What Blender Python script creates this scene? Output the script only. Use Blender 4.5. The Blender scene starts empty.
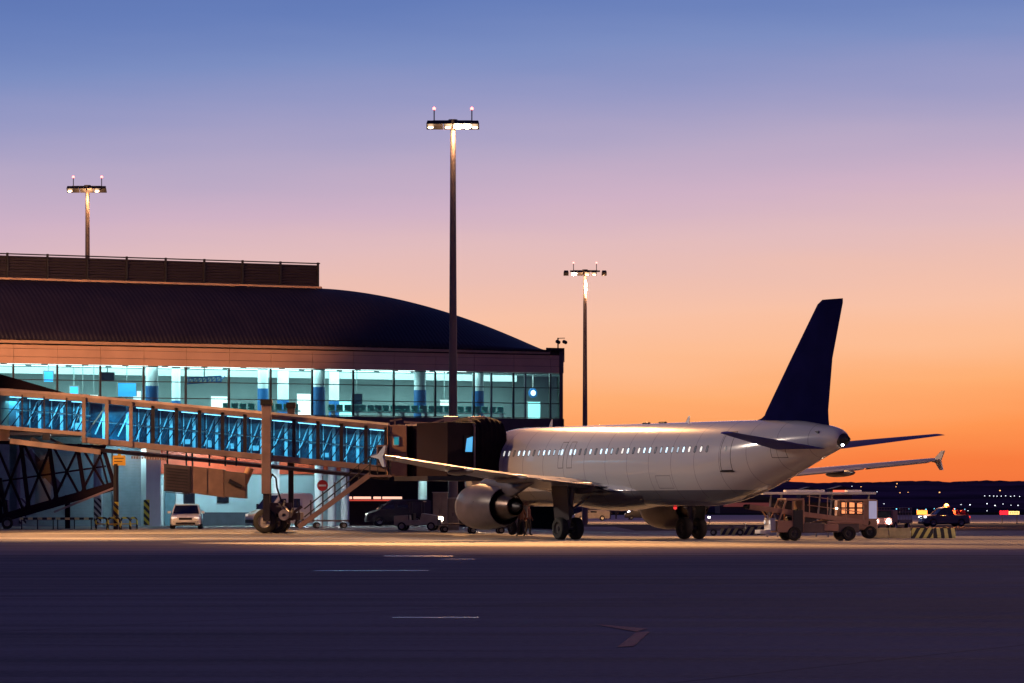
import bpy, math, random
from mathutils import Vector, Matrix, noise as mnoise
random.seed(7)
scene = bpy.context.scene
COL = scene.collection
PI = math.pi
F = 4000.0; HY = 508.0; HC = 1.65          # focal length in pixels, horizon row, eye height

def at(px, py, d):
    return Vector(((px-512)*d/F, d, HC+(HY-py)*d/F))
def sm(t):
    t = max(0.0, min(1.0, t)); return t*t*(3-2*t)
def G(x, y):                                # gentle drainage fall of the apron
    return 0.42*sm((y-205)/30)*sm((9-x)/17)*(1-sm((y-300)/50))

# ------------------------------------------------------------------ materials
def lin(r, g, b):
    f = lambda c: (c/255/12.92) if c/255 <= .04045 else ((c/255+.055)/1.055)**2.4
    return (f(r), f(g), f(b), 1)
MATS = {}
def pm(name, col, rough=.6, metal=0.0, var=.18, scale=2.0, bump=0.0, bscale=None, spec=.5, stretch=(1,1,1), coat=0.0):
    if name in MATS: return MATS[name]
    m = bpy.data.materials.new(name); m.use_nodes = True; nt = m.node_tree; N = nt.nodes; L = nt.links
    b = N['Principled BSDF']; b.inputs['Roughness'].default_value = rough; b.inputs['Metallic'].default_value = metal
    b.inputs['Specular IOR Level'].default_value = spec
    if coat: b.inputs['Coat Weight'].default_value = coat; b.inputs['Coat Roughness'].default_value = .08
    tc = N.new('ShaderNodeTexCoord'); mp = N.new('ShaderNodeMapping'); mp.inputs['Scale'].default_value = stretch
    L.new(tc.outputs['Object'], mp.inputs['Vector'])
    nz = N.new('ShaderNodeTexNoise'); nz.inputs['Scale'].default_value = scale; nz.inputs['Detail'].default_value = 5
    L.new(mp.outputs['Vector'], nz.inputs['Vector'])
    rp = N.new('ShaderNodeValToRGB'); e = rp.color_ramp.elements
    e[0].position = .3; e[1].position = .72
    e[0].color = tuple(c*(1-var) for c in col[:3])+(1,); e[1].color = tuple(min(1, c*(1+var)) for c in col[:3])+(1,)
    L.new(nz.outputs['Fac'], rp.inputs['Fac']); L.new(rp.outputs['Color'], b.inputs['Base Color'])
    mr = N.new('ShaderNodeMapRange'); mr.inputs['To Min'].default_value = max(0, rough-.1); mr.inputs['To Max'].default_value = min(1, rough+.1)
    L.new(nz.outputs['Fac'], mr.inputs['Value']); L.new(mr.outputs['Result'], b.inputs['Roughness'])
    if bump:
        n2 = N.new('ShaderNodeTexNoise'); n2.inputs['Scale'].default_value = bscale or scale*4
        L.new(mp.outputs['Vector'], n2.inputs['Vector'])
        bp = N.new('ShaderNodeBump'); bp.inputs['Strength'].default_value = bump; bp.inputs['Distance'].default_value = .05
        L.new(n2.outputs['Fac'], bp.inputs['Height']); L.new(bp.outputs['Normal'], b.inputs['Normal'])
    MATS[name] = m; return m
def em(name, col, s):
    if name in MATS: return MATS[name]
    m = bpy.data.materials.new(name); m.use_nodes = True; b = m.node_tree.nodes['Principled BSDF']
    b.inputs['Base Color'].default_value = col; b.inputs['Emission Color'].default_value = col
    b.inputs['Emission Strength'].default_value = s; b.inputs['Roughness'].default_value = .4
    MATS[name] = m; return m
def glass(name, tint, refl=.12, rough=.03):
    m = bpy.data.materials.new(name); m.use_nodes = True; nt = m.node_tree; N = nt.nodes; L = nt.links
    N.remove(N['Principled BSDF']); out = N['Material Output']
    t = N.new('ShaderNodeBsdfTransparent'); t.inputs['Color'].default_value = tint
    g = N.new('ShaderNodeBsdfGlossy'); g.inputs['Roughness'].default_value = rough
    fr = N.new('ShaderNodeFresnel'); fr.inputs['IOR'].default_value = 1.45
    ad = N.new('ShaderNodeMath'); ad.operation = 'MULTIPLY'; ad.inputs[1].default_value = refl/.04
    ad.use_clamp = True
    mx = N.new('ShaderNodeMixShader')
    L.new(fr.outputs[0], ad.inputs[0]); L.new(ad.outputs[0], mx.inputs[0]); L.new(t.outputs[0], mx.inputs[1]); L.new(g.outputs[0], mx.inputs[2])
    L.new(mx.outputs[0], out.inputs['Surface']); return m
def stripes(name, c1, c2, period, direction=(1,0,1), rough=.6):
    m = bpy.data.materials.new(name); m.use_nodes = True; nt = m.node_tree; N = nt.nodes; L = nt.links
    b = N['Principled BSDF']; b.inputs['Roughness'].default_value = rough
    tc = N.new('ShaderNodeTexCoord'); dp = N.new('ShaderNodeVectorMath'); dp.operation = 'DOT_PRODUCT'
    dp.inputs[1].default_value = tuple(c/period for c in direction)
    fr = N.new('ShaderNodeMath'); fr.operation = 'FRACT'; gt = N.new('ShaderNodeMath'); gt.operation = 'GREATER_THAN'; gt.inputs[1].default_value = .5
    mx = N.new('ShaderNodeMix'); mx.data_type = 'RGBA'; mx.inputs['A'].default_value = c1; mx.inputs['B'].default_value = c2
    L.new(tc.outputs['Object'], dp.inputs[0]); L.new(dp.outputs['Value'], fr.inputs[0]); L.new(fr.outputs[0], gt.inputs[0])
    L.new(gt.outputs[0], mx.inputs['Factor']); L.new(mx.outputs['Result'], b.inputs['Base Color']); return m

WHITE = (.78,.78,.78,1)
M_white = pm('white paint', (.72,.72,.72), .35, 0, .08, 1.5)
M_dark = pm('dark steel', (.022,.02,.026), .5, .2, .3)
M_black = pm('black rubber', (.012,.012,.013), .8, 0, .3, 6)
M_steel = pm('galvanised steel', (.35,.34,.33), .45, .7, .25, 4)
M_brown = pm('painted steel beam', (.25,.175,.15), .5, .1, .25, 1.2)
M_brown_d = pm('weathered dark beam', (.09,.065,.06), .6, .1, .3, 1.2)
M_plastic = pm('dark plastic', (.03,.03,.035), .5)
M_yellow = pm('yellow paint', (.62,.38,.03), .5, 0, .2, 3)
M_red = pm('red paint', (.5,.03,.03), .45)
M_concrete = pm('cast concrete', (.38,.35,.3), .85, 0, .2, 3, .3)
M_glassdark = pm('dark window glass', (.01,.012,.016), .08, 0, .1, 1, 0, spec=.8)
M_chev = stripes('yellow black hazard paint', (.65,.5,.04,1), (.015,.015,.015,1), .5, (1,0,1))
M_chevw = stripes('white black hazard paint', (.4,.4,.36,1), (.015,.015,.015,1), .42, (1,0,1))

# ------------------------------------------------------------------ mesh builder
class MB:
    def __init__(s): s.v = []; s.f = []; s.mi = []; s.cur = 0
    def add(s, vs, fs):
        o = len(s.v); s.v += [Vector(v) for v in vs]; s.f += [tuple(i+o for i in f) for f in fs]; s.mi += [s.cur]*len(fs); return s
    def box(s, c, d, rz=0, ry=0):
        x, y, z = d[0]/2, d[1]/2, d[2]/2; R = Matrix.Rotation(rz, 3, 'Z') @ Matrix.Rotation(ry, 3, 'Y'); c = Vector(c)
        return s.add([c+R@Vector((a*x, b*y, e*z)) for a, b, e in ((-1,-1,-1),(1,-1,-1),(1,1,-1),(-1,1,-1),(-1,-1,1),(1,-1,1),(1,1,1),(-1,1,1))],
              [(3,2,1,0),(4,5,6,7),(0,1,5,4),(1,2,6,5),(2,3,7,6),(3,0,4,7)])
    def bx(s, x0, x1, y0, y1, z0, z1): return s.box(((x0+x1)/2, (y0+y1)/2, (z0+z1)/2), (abs(x1-x0), abs(y1-y0), abs(z1-z0)))
    def beam(s, p, q, w, h=None, up=(0,0,1)):
        p = Vector(p); q = Vector(q); h = h or w; d = (q-p).normalized(); u = Vector(up)
        if abs(d.dot(u)) > .98: u = Vector((0,1,0))
        a = d.cross(u).normalized()*w/2; b = a.cross(d).normalized()*h/2
        vs = [r+i*a+j*b for r in (p, q) for i, j in ((-1,-1),(1,-1),(1,1),(-1,1))]
        return s.add(vs, [(0,1,2,3),(7,6,5,4),(0,4,5,1),(1,5,6,2),(2,6,7,3),(3,7,4,0)])
    def tube(s, p, q, r, r2=None, n=12, cap=True):
        p = Vector(p); q = Vector(q); r2 = r if r2 is None else r2; d = (q-p).normalized()
        u = Vector((0,0,1)) if abs(d.z) < .95 else Vector((1,0,0)); a = d.cross(u).normalized(); b = d.cross(a)
        vs = [c+rr*(math.cos(t*2*PI/n)*a+math.sin(t*2*PI/n)*b) for c, rr in ((p, r), (q, r2)) for t in range(n)]
        fs = [(i, (i+1)%n, n+(i+1)%n, n+i) for i in range(n)]
        if cap: fs += [tuple(range(n-1,-1,-1)), tuple(range(n, 2*n))]
        return s.add(vs, fs)
    def path(s, pts, r, n=8):
        for a, b in zip(pts, pts[1:]): s.tube(a, b, r, r, n)
        return s
    def lathe(s, prof, c, axis=(0,0,1), n=24, close=False):
        c = Vector(c); d = Vector(axis).normalized(); u = Vector((0,0,1)) if abs(d.z) < .95 else Vector((1,0,0))
        a = d.cross(u).normalized(); b = d.cross(a); vs = []
        for h, r in prof:
            vs += [c+d*h+r*(math.cos(t*2*PI/n)*a+math.sin(t*2*PI/n)*b) for t in range(n)]
        m = len(prof); fs = [(k*n+i, k*n+(i+1)%n, (k+1)*n+(i+1)%n, (k+1)*n+i) for k in range(m-1) for i in range(n)]
        if close: fs += [((m-1)*n+i, (m-1)*n+(i+1)%n, (i+1)%n, i) for i in range(n)]
        return s.add(vs, fs)
    def loft(s, rings, cap=True, closed=True):
        n = len(rings[0]); vs = [v for r in rings for v in r]
        m = n if closed else n-1
        fs = [(k*n+i, k*n+(i+1)%n, (k+1)*n+(i+1)%n, (k+1)*n+i) for k in range(len(rings)-1) for i in range(m)]
        if cap: fs += [tuple(range(n-1,-1,-1)), tuple(range((len(rings)-1)*n, len(rings)*n))]
        return s.add(vs, fs)
    def prism(s, poly, y0, y1):              # poly in xz extruded along y
        n = len(poly)
        return s.add([(x, y0, z) for x, z in poly]+[(x, y1, z) for x, z in poly],
              [tuple(range(n)), tuple(range(2*n-1, n-1, -1))]+[(i, n+i, n+(i+1)%n, (i+1)%n) for i in range(n)])
    def quad(s, a, b, c, d): return s.add([a, b, c, d], [(0,1,2,3)])
    def build(s, name, mats, parent=None, world=False, smooth=None, bevel=0, **tags):
        off = Vector((0,0,0))
        if world and parent:
            p = parent
            while p: off += p.location; p = p.parent
        me = bpy.data.meshes.new(name); me.from_pydata([v-off for v in s.v], [], s.f)
        for m in (mats if isinstance(mats, (list, tuple)) else [mats]): me.materials.append(m)
        me.polygons.foreach_set('material_index', s.mi)
        me.validate(); me.update()
        o = bpy.data.objects.new(name, me); COL.objects.link(o)
        import bmesh
        bm = bmesh.new(); bm.from_mesh(me); bmesh.ops.recalc_face_normals(bm, faces=bm.faces); bm.to_mesh(me); bm.free()
        if smooth is not None:
            me.polygons.foreach_set('use_smooth', [True]*len(me.polygons))
            me.set_sharp_from_angle(angle=math.radians(smooth))
        if parent: o.parent = parent
        if bevel:
            b = o.modifiers.new('edge', 'BEVEL'); b.width = bevel; b.segments = 2; b.limit_method = 'ANGLE'
        for k, v in tags.items(): o[k] = v
        return o

def tag(o, label=None, category=None, group=None, kind=None):
    for k, v in (('label', label), ('category', category), ('group', group), ('kind', kind)):
        if v: o[k] = v
    return o
def thing(name, label, cat, loc=(0,0,0), rz=0, group=None):
    o = bpy.data.objects.new(name, None); COL.objects.link(o); o.location = loc; o.rotation_euler = (0,0,rz); o.empty_display_size = .2
    return tag(o, label, cat, group)
def dup(root, loc, rz=None, label=None, scale=None):
    def cp(o, par):
        c = o.copy(); COL.objects.link(c)
        if par: c.parent = par
        for ch in list(o.children): cp(ch, c)
        return c
    r = cp(root, None); r.location = loc
    if rz is not None: r.rotation_euler = (0,0,rz)
    if scale: r.scale = (scale,)*3
    if label: r['label'] = label
    return r
def lamp(name, kind, loc, target, energy, col, **kw):
    l = bpy.data.lights.new(name, kind); l.energy = energy; l.color = col[:3]
    for k, v in kw.items(): setattr(l, k, v)
    o = bpy.data.objects.new(name, l); COL.objects.link(o); o.location = loc
    if target is not None:
        o.rotation_euler = (Vector(target)-Vector(loc)).to_track_quat('-Z', 'Y').to_euler()
    return o
def wheel(parent, c, axis, r, w, rim=M_steel, name='wheel', n=24):
    c = Vector(c); a = Vector(axis).normalized()
    m = MB(); m.lathe([(-w/2, r*.55), (-w/2, r*.86), (-w*.36, r*.97), (-w*.15, r), (w*.15, r), (w*.36, r*.97), (w/2, r*.86), (w/2, r*.55)], c, a, n)
    o = m.build(name, M_black, parent, smooth=40)
    k = MB(); k.lathe([(-w*.42, r*.04), (-w*.42, r*.2), (-w*.3, r*.25), (-w*.3, r*.45), (-w*.46, r*.56), (w*.46, r*.56), (w*.3, r*.45), (w*.3, r*.25), (w*.42, r*.2), (w*.42, r*.04)], c, a, n)
    k.build('rim', rim, o, smooth=40)
    return o

# ------------------------------------------------------------------ world
w = bpy.data.worlds.new('World'); scene.world = w; w.use_nodes = True
nt = w.node_tree; N = nt.nodes; L = nt.links; bg = N['Background']
tc = N.new('ShaderNodeTexCoord'); nrm = N.new('ShaderNodeVectorMath'); nrm.operation = 'NORMALIZE'
L.new(tc.outputs['Generated'], nrm.inputs[0])
sp = N.new('ShaderNodeSeparateXYZ'); L.new(nrm.outputs[0], sp.inputs[0])
# slow warping so the colour bands are not perfectly even
nz = N.new('ShaderNodeTexNoise'); nz.inputs['Scale'].default_value = 3; nz.inputs['Detail'].default_value = 6; mpw = N.new('ShaderNodeMapping'); mpw.inputs['Scale'].default_value = (3,3,25)
L.new(nrm.outputs[0], mpw.inputs[0]); L.new(mpw.outputs[0], nz.inputs['Vector'])
wa = N.new('ShaderNodeMath'); wa.operation = 'MULTIPLY_ADD'; wa.inputs[1].default_value = .010; L.new(nz.outputs['Fac'], wa.inputs[0]); L.new(sp.outputs['Z'], wa.inputs[2])
# left side of the sky sits a little "higher" in the ramp (bluer), right side lower (warmer)
xa = N.new('ShaderNodeMath'); xa.operation = 'MULTIPLY_ADD'; xa.inputs[1].default_value = -.05; L.new(sp.outputs['X'], xa.inputs[0]); L.new(wa.outputs[0], xa.inputs[2])
sq = N.new('ShaderNodeMath'); sq.operation = 'POWER'; sq.inputs[1].default_value = .5; sq.use_clamp = True; L.new(xa.outputs[0], sq.inputs[0])
rp = N.new('ShaderNodeValToRGB'); L.new(sq.outputs[0], rp.inputs['Fac'])
stops = [(0.0, (236,104,54)), (.0115, (249,126,64)), (.021, (255,150,82)), (.031, (255,174,114)), (.041, (254,189,146)), (.051, (249,194,166)), (.061, (238,191,177)),
         (.071, (226,188,190)), (.081, (208,178,198)), (.0935, (182,168,198)), (.106, (152,154,197)), (.1185, (124,142,194)), (.131, (102,126,186)), (.155, (74,102,168)), (.28, (50,66,126)), (1.0, (30,34,84))]
cr = rp.color_ramp
while len(cr.elements) < len(stops): cr.elements.new(.5)
for e, (z, c) in zip(cr.elements, stops): e.position = math.sqrt(z); e.color = lin(*c)
# away from the sunset the sky is dusk blue
rp2 = N.new('ShaderNodeValToRGB'); L.new(sq.outputs[0], rp2.inputs['Fac']); c2 = rp2.color_ramp
c2.elements[0].color = lin(92,76,128); c2.elements[1].color = lin(34,36,92)
dt = N.new('ShaderNodeVectorMath'); dt.operation = 'DOT_PRODUCT'; dt.inputs[1].default_value = (.12,.99,0); L.new(nrm.outputs[0], dt.inputs[0])
fm = N.new('ShaderNodeMapRange'); fm.interpolation_type = 'SMOOTHSTEP'; fm.inputs['From Min'].default_value = .2; fm.inputs['From Max'].default_value = .97
L.new(dt.outputs['Value'], fm.inputs['Value'])
mx = N.new('ShaderNodeMix'); mx.data_type = 'RGBA'; L.new(fm.outputs[0], mx.inputs['Factor']); L.new(rp2.outputs[0], mx.inputs['A']); L.new(rp.outputs[0], mx.inputs['B'])
L.new(mx.outputs['Result'], bg.inputs['Color']); bg.inputs['Strength'].default_value = 1.0
# last glow of the set sun, low on the horizon ahead
lamp('sun', 'SUN', (0,0,50), None, .12, (1,.5,.25), angle=math.radians(12))
bpy.data.objects['sun'].rotation_euler = Vector((-.12,-.99,-.035)).to_track_quat('-Z','Y').to_euler()

# ------------------------------------------------------------------ ground
def ground_mat(name, c_lo, c_hi, rough, spec, joints=0, streak=(.02,.5,1)):
    m = bpy.data.materials.new(name); m.use_nodes = True; nt = m.node_tree; N = nt.nodes; L = nt.links; b = N['Principled BSDF']
    b.inputs['Specular IOR Level'].default_value = spec
    tc = N.new('ShaderNodeTexCoord')
    mp = N.new('ShaderNodeMapping'); mp.inputs['Scale'].default_value = streak; L.new(tc.outputs['Object'], mp.inputs[0])
    n1 = N.new('ShaderNodeTexNoise'); n1.inputs['Scale'].default_value = 1; n1.inputs['Detail'].default_value = 6; n1.inputs['Roughness'].default_value = .6; L.new(mp.outputs[0], n1.inputs['Vector'])
    n2 = N.new('ShaderNodeTexNoise'); n2.inputs['Scale'].default_value = .06; n2.inputs['Detail'].default_value = 4; L.new(tc.outputs['Object'], n2.inputs['Vector'])
    n3 = N.new('ShaderNodeTexNoise'); n3.inputs['Scale'].default_value = 9; n3.inputs['Detail'].default_value = 8; L.new(tc.outputs['Object'], n3.inputs['Vector'])
    a = N.new('ShaderNodeMath'); a.operation = 'MULTIPLY_ADD'; a.inputs[1].default_value = .75; L.new(n1.outputs['Fac'], a.inputs[0])
    a2 = N.new('ShaderNodeMath'); a2.operation = 'MULTIPLY'; a2.inputs[1].default_value = .25; L.new(n2.outputs['Fac'], a2.inputs[0]); L.new(a2.outputs[0], a.inputs[2])
    a3 = N.new('ShaderNodeMath'); a3.operation = 'MULTIPLY_ADD'; a3.inputs[1].default_value = .34; L.new(n3.outputs['Fac'], a3.inputs[0]); L.new(a.outputs[0], a3.inputs[2])
    rp = N.new('ShaderNodeValToRGB'); rp.color_ramp.elements[0].position = .47; rp.color_ramp.elements[1].position = .74
    rp.color_ramp.elements[0].color = tuple(c_lo)+(1,); rp.color_ramp.elements[1].color = tuple(c_hi)+(1,); L.new(a3.outputs[0], rp.inputs['Fac'])
    last = rp.outputs['Color']
    if joints:
        br = N.new('ShaderNodeTexBrick'); br.offset = 0; br.inputs['Scale'].default_value = 1; br.inputs['Brick Width'].default_value = joints; br.inputs['Row Height'].default_value = joints
        br.inputs['Mortar Size'].default_value = .05; br.inputs['Color1'].default_value = (1,1,1,1); br.inputs['Color2'].default_value = (.82,.82,.82,1); br.inputs['Mortar'].default_value = (.55,.55,.55,1)
        mj = N.new('ShaderNodeMapping'); mj.inputs['Rotation'].default_value = (0,0,math.radians(24)); L.new(tc.outputs['Object'], mj.inputs[0]); L.new(mj.outputs[0], br.inputs['Vector'])
        mm = N.new('ShaderNodeMix'); mm.data_type = 'RGBA'; mm.blend_type = 'MULTIPLY'; mm.inputs['Factor'].default_value = 1
        L.new(last, mm.inputs['A']); L.new(br.outputs['Color'], mm.inputs['B']); last = mm.outputs['Result']
    L.new(last, b.inputs['Base Color'])
    mr = N.new('ShaderNodeMapRange'); mr.inputs['From Min'].default_value = .35; mr.inputs['From Max'].default_value = .75; mr.inputs['To Min'].default_value = rough-.12; mr.inputs['To Max'].default_value = min(1, rough+.1); L.new(n1.outputs['Fac'], mr.inputs['Value']); L.new(mr.outputs[0], b.inputs['Roughness'])
    bp = N.new('ShaderNodeBump'); bp.inputs['Strength'].default_value = .35; bp.inputs['Distance'].default_value = .02; L.new(n3.outputs['Fac'], bp.inputs['Height']); L.new(bp.outputs[0], b.inputs['Normal'])
    return m
M_asph = ground_mat('worn asphalt', (.06,.056,.046), (.3,.28,.23), .88, .14, 14, (.03,.45,1))
M_apron = ground_mat('apron concrete', (.13,.12,.11), (.36,.33,.29), .85, .15, 7.5, (.03,.3,1))
M_grass = ground_mat('airfield grass', (.018,.022,.012), (.04,.045,.02), 1, 0)
M_runway = ground_mat('runway concrete', (.32,.29,.27), (.5,.46,.42), .9, .1, 0)
M_road = ground_mat('old dark asphalt', (.03,.03,.04), (.05,.05,.06), .95, .05, 0)

def sheet(name, x0, x1, y0, y1, nx, ny, h, mat):
    m = MB(); vs = []; fs = []
    for j in range(ny+1):
        for i in range(nx+1):
            x = x0+(x1-x0)*i/nx; y = y0+(y1-y0)*j/ny; vs.append((x, y, h(x, y)))
    for j in range(ny):
        for i in range(nx):
            a = j*(nx+1)+i; fs.append((a, a+1, a+nx+2, a+nx+1))
    m.add(vs, fs); o = m.build(name, mat, smooth=30, kind='structure'); return o
sheet('ground', -6000, 6000, -400, 9000, 4, 4, lambda x, y: -.03, M_grass)
sheet('taxiway', -900, 900, -150, 140, 2, 2, lambda x, y: -.004, M_asph)
sheet('apron', -320, 9, 140, 352, 64, 66, lambda x, y: G(x, y), M_apron)
sheet('apron', 9, 330, 140, 292, 4, 4, lambda x, y: 0, M_apron)
sheet('service_road', -1500, 1500, 292.2, 440, 2, 2, lambda x, y: -.022, M_road)
sheet('runway', -1500, 1500, 440, 950, 2, 2, lambda x, y: -.015, M_runway)
# painted marks on the apron and taxiway
def stripe_on(name, x0, x1, y0, y1, mat, h=.004, skew=0):
    MB().quad((x0, y0, h), (x1, y0+skew, h), (x1, y1+skew, h), (x0, y1, h)).build(name, mat, kind='structure')
M_mark = pm('worn white line paint', (.8,.8,.78), .2, 0, .25, 3, spec=.9)
M_markp = pm('worn red line paint', (.3,.03,.07), .6, 0, .3, 5, spec=.15)
M_marky = pm('worn yellow line paint', (.5,.33,.05), .7, 0, .3, 5)
stripe_on('painted_line_mark', -4.4, -2.05, 136, 138.6, M_mark)
stripe_on('painted_line_mark', -5.2, -2.2, 104.5, 105.6, M_mark, skew=.4)
stripe_on('painted_line_mark', -2.3, -1.2, 128.5, 129.6, M_mark)
stripe_on('painted_line_mark', -1.8, -.5, 60.0, 60.35, M_mark)
mm = MB()
def gpt(px, py, h=.004): d = F*(HC-h)/(py-HY); return Vector(((px-512)*d/F, d, h))
mm.quad(gpt(597,624), gpt(648,628.5), gpt(636,631.5), gpt(604,626))
mm.quad(gpt(617,647), gpt(637,631.6), gpt(650,631.6), gpt(634,646))
mm.build('painted_arrow_mark', M_markp, kind='structure')
stripe_on('apron_edge_line', -320, 330, 178.0, 178.3, M_marky, h=.006)
stripe_on('apron_guide_line', -320, 330, 193, 193.25, M_marky, h=.006)

# hills on the horizon, wooded ridge
def hill(name, y0, y1, ridge, amp, seed, mat, nx=420, ny=14):
    def h(x, y):
        t = (y-y0)/(y1-y0); e = sm(t*2) if t < .5 else 1-.6*sm((t-.5)*2)
        px = 512+x*F/y
        base = ridge(px)*y/F
        n = mnoise.noise(Vector((x*.004, seed, 0)))*amp + mnoise.noise(Vector((x*.03, y*.01, seed)))*amp*.35
        n += mnoise.noise(Vector((x*.16, y*.02, seed)))*amp*.3
        return max(-.02, e*(base+n)+ (0 if t > 0 else -.02))
    return sheet(name, -2600, 2600, y0, y1, nx, ny, h, mat)
M_wood = pm('haze-tinted woodland', (.12,.07,.10), 1, 0, .5, .01, spec=0)  # purple haze tint is mixed into the woodland colour
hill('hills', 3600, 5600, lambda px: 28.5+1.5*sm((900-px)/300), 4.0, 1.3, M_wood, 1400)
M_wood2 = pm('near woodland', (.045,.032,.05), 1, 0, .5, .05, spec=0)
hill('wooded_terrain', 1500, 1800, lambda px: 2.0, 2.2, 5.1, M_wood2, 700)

# ------------------------------------------------------------------ distant lamps
dl = MB(); dl.tube((0,0,-6), (0,0,0), .25, .15, 6); dl.cur = 1; dl.box((0,0,.4), (1,1,.8))
GR = {'w': ('distant white street lamps', em('distant white lamp', (.85,.92,1,1), 3.0), 'tiny white street lamp glowing on the dark hillside', 'street lamp'),
      'o': ('distant orange street lamps', em('distant orange lamp', (1,.45,.15,1), 2.6), 'tiny orange street lamp glowing on the dark hillside', 'street lamp'),
      'b': ('blue taxiway edge lights', em('taxiway edge lamp', (.2,.75,1,1), 3.0), 'tiny blue edge light beyond the runway', 'edge light')}
proto = {}
def far_lamp(k, px, py, d, s=1.0):
    g, m, lb, cat = GR[k]
    p = at(px, py, d)
    if k not in proto:
        b = MB(); b.v = list(dl.v); b.f = list(dl.f); b.mi = list(dl.mi)
        o = b.build('taxiway_light' if k == 'b' else 'street_lamp', [M_dark, m]); tag(o, lb, cat, g); proto[k] = o
    else:
        o = proto[k].copy(); COL.objects.link(o)
    sc = s*d/F*.85; o.location = p; o.scale = (sc, sc, sc)
for i in range(9): far_lamp('w', 985+i*4.3+random.uniform(-1,1), 496.4+random.uniform(-.4,.4), 3500, .8)
for i, (px, s) in enumerate([(961,.8),(970,1.2),(987,1.1),(995,1.2),(1003,.8),(1011,.7),(1018,1.0)]): far_lamp('w', px, 506-random.uniform(0,2), 1450, s)
for px, py, s in [(900,493,.9),(908,492.6,.8),(939.5,492.8,1.3),(897,484,1.0),(861,487,.9),(896,487,.8),(1000,491,1.3)]: far_lamp('o', px, py, 3500, s)
for px, py in [(877,492),(852,486.5),(884,504),(968,511),(987,511),(868,505)]: far_lamp('w', px, py, 1450 if py > 500 else 3500, .7)
for i in range(8): far_lamp('b', 898+i*9.5+random.uniform(-2,2), 509.8+random.uniform(-1,.6), 1300, 1.1 if i % 3 == 0 else .8)
for px in (577, 644, 700, 716): far_lamp('o', px, 506, 1450, .9)
M_farwall = pm('far hangar cladding', (.05,.045,.06), .8)
def far_building(px0, px1, py0, py1, d, label, lit, rows):
    a = at(px0, py0, d); b = at(px1, py1, d)
    t = thing('hangar', label, 'hangar', ((a.x+b.x)/2, d, 0)); w2 = (b.x-a.x)/2
    MB().bx(-w2, w2, 0, 30, 0, a.z).build('wall', M_farwall, t)
    MB().prism([(-w2-1, a.z), (0, a.z+1.6), (w2+1, a.z)], -1, 31).build('roof', M_dark, t)
    MB().bx(-w2*.9, w2*.9, -.3, -.01, a.z*rows[0], a.z*rows[1]).build('lit_panel', lit, t)
far_building(801, 819, 490, 508, 1900, 'low distant hangar with a white lit band, under the tail', em('hangar white strip', (.9,.85,.8,1), 1.0), (.8,.95))
far_building(832, 852, 489, 508, 2000, 'low distant hangar with a red lit band, right of the tail cone', em('hangar red strip', (1,.16,.08,1), 1.4), (.75,.95))
far_building(720, 790, 500, 508, 1200, 'long low hangar with dull red band behind the loader', em('hangar dull strip', (.35,.08,.07,1), .25), (.5,.8))

# ------------------------------------------------------------------ aeroplane
A = thing('airliner', 'large twin-engined passenger jet, pale fuselage, dark blue tail, parked at the gate', 'aeroplane', (6.55, 209, 0), math.radians(120))
def fuse_mat():
    m = bpy.data.materials.new('fuselage paint'); m.use_nodes = True; nt = m.node_tree; N = nt.nodes; L = nt.links; b = N['Principled BSDF']
    b.inputs['Roughness'].default_value = .26; b.inputs['Specular IOR Level'].default_value = .6; b.inputs['Coat Weight'].default_value = .35; b.inputs['Coat Roughness'].default_value = .06
    tc = N.new('ShaderNodeTexCoord'); s = N.new('ShaderNodeSeparateXYZ'); L.new(tc.outputs['Object'], s.inputs[0])
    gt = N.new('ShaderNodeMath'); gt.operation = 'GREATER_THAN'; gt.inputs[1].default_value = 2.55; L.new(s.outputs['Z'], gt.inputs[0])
    nz = N.new('ShaderNodeTexNoise'); nz.inputs['Scale'].default_value = .8; nz.inputs['Detail'].default_value = 6
    mp = N.new('ShaderNodeMapping'); mp.inputs['Scale'].default_value = (.5,1,2.2); L.new(tc.outputs['Object'], mp.inputs[0]); L.new(mp.outputs[0], nz.inputs['Vector'])
    # skin panel joints every few frames
    fr = N.new('ShaderNodeMath'); fr.operation = 'MULTIPLY'; fr.inputs[1].default_value = 1/2.13; L.new(s.outputs['X'], fr.inputs[0])
    fc = N.new('ShaderNodeMath'); fc.operation = 'FRACT'; L.new(fr.outputs[0], fc.inputs[0])
    lt = N.new('ShaderNodeMath'); lt.operation = 'LESS_THAN'; lt.inputs[1].default_value = .02; L.new(fc.outputs[0], lt.inputs[0])
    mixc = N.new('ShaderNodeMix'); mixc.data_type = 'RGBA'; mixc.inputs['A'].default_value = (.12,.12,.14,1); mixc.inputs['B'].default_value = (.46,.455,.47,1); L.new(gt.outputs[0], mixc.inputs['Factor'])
    rp = N.new('ShaderNodeMapRange'); rp.inputs['To Min'].default_value = .95; rp.inputs['To Max'].default_value = 1.03; L.new(nz.outputs['Fac'], rp.inputs['Value'])
    sb = N.new('ShaderNodeMath'); sb.operation = 'MULTIPLY_ADD'; sb.inputs[1].default_value = -.4; L.new(lt.outputs[0], sb.inputs[0]); L.new(rp.outputs[0], sb.inputs[2])
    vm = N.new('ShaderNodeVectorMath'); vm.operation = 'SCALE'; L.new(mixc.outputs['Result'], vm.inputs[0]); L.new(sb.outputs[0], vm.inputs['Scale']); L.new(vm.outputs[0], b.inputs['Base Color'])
    r2 = N.new('ShaderNodeMapRange'); r2.inputs['To Min'].default_value = .15; r2.inputs['To Max'].default_value = .18; L.new(nz.outputs['Fac'], r2.inputs['Value']); L.new(r2.outputs[0], b.inputs['Roughness'])
    bp = N.new('ShaderNodeBump'); bp.inputs['Strength'].default_value = .05; bp.inputs['Distance'].default_value = .01; L.new(nz.outputs['Fac'], bp.inputs['Height']); L.new(bp.outputs[0], b.inputs['Normal'])
    return m
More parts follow.
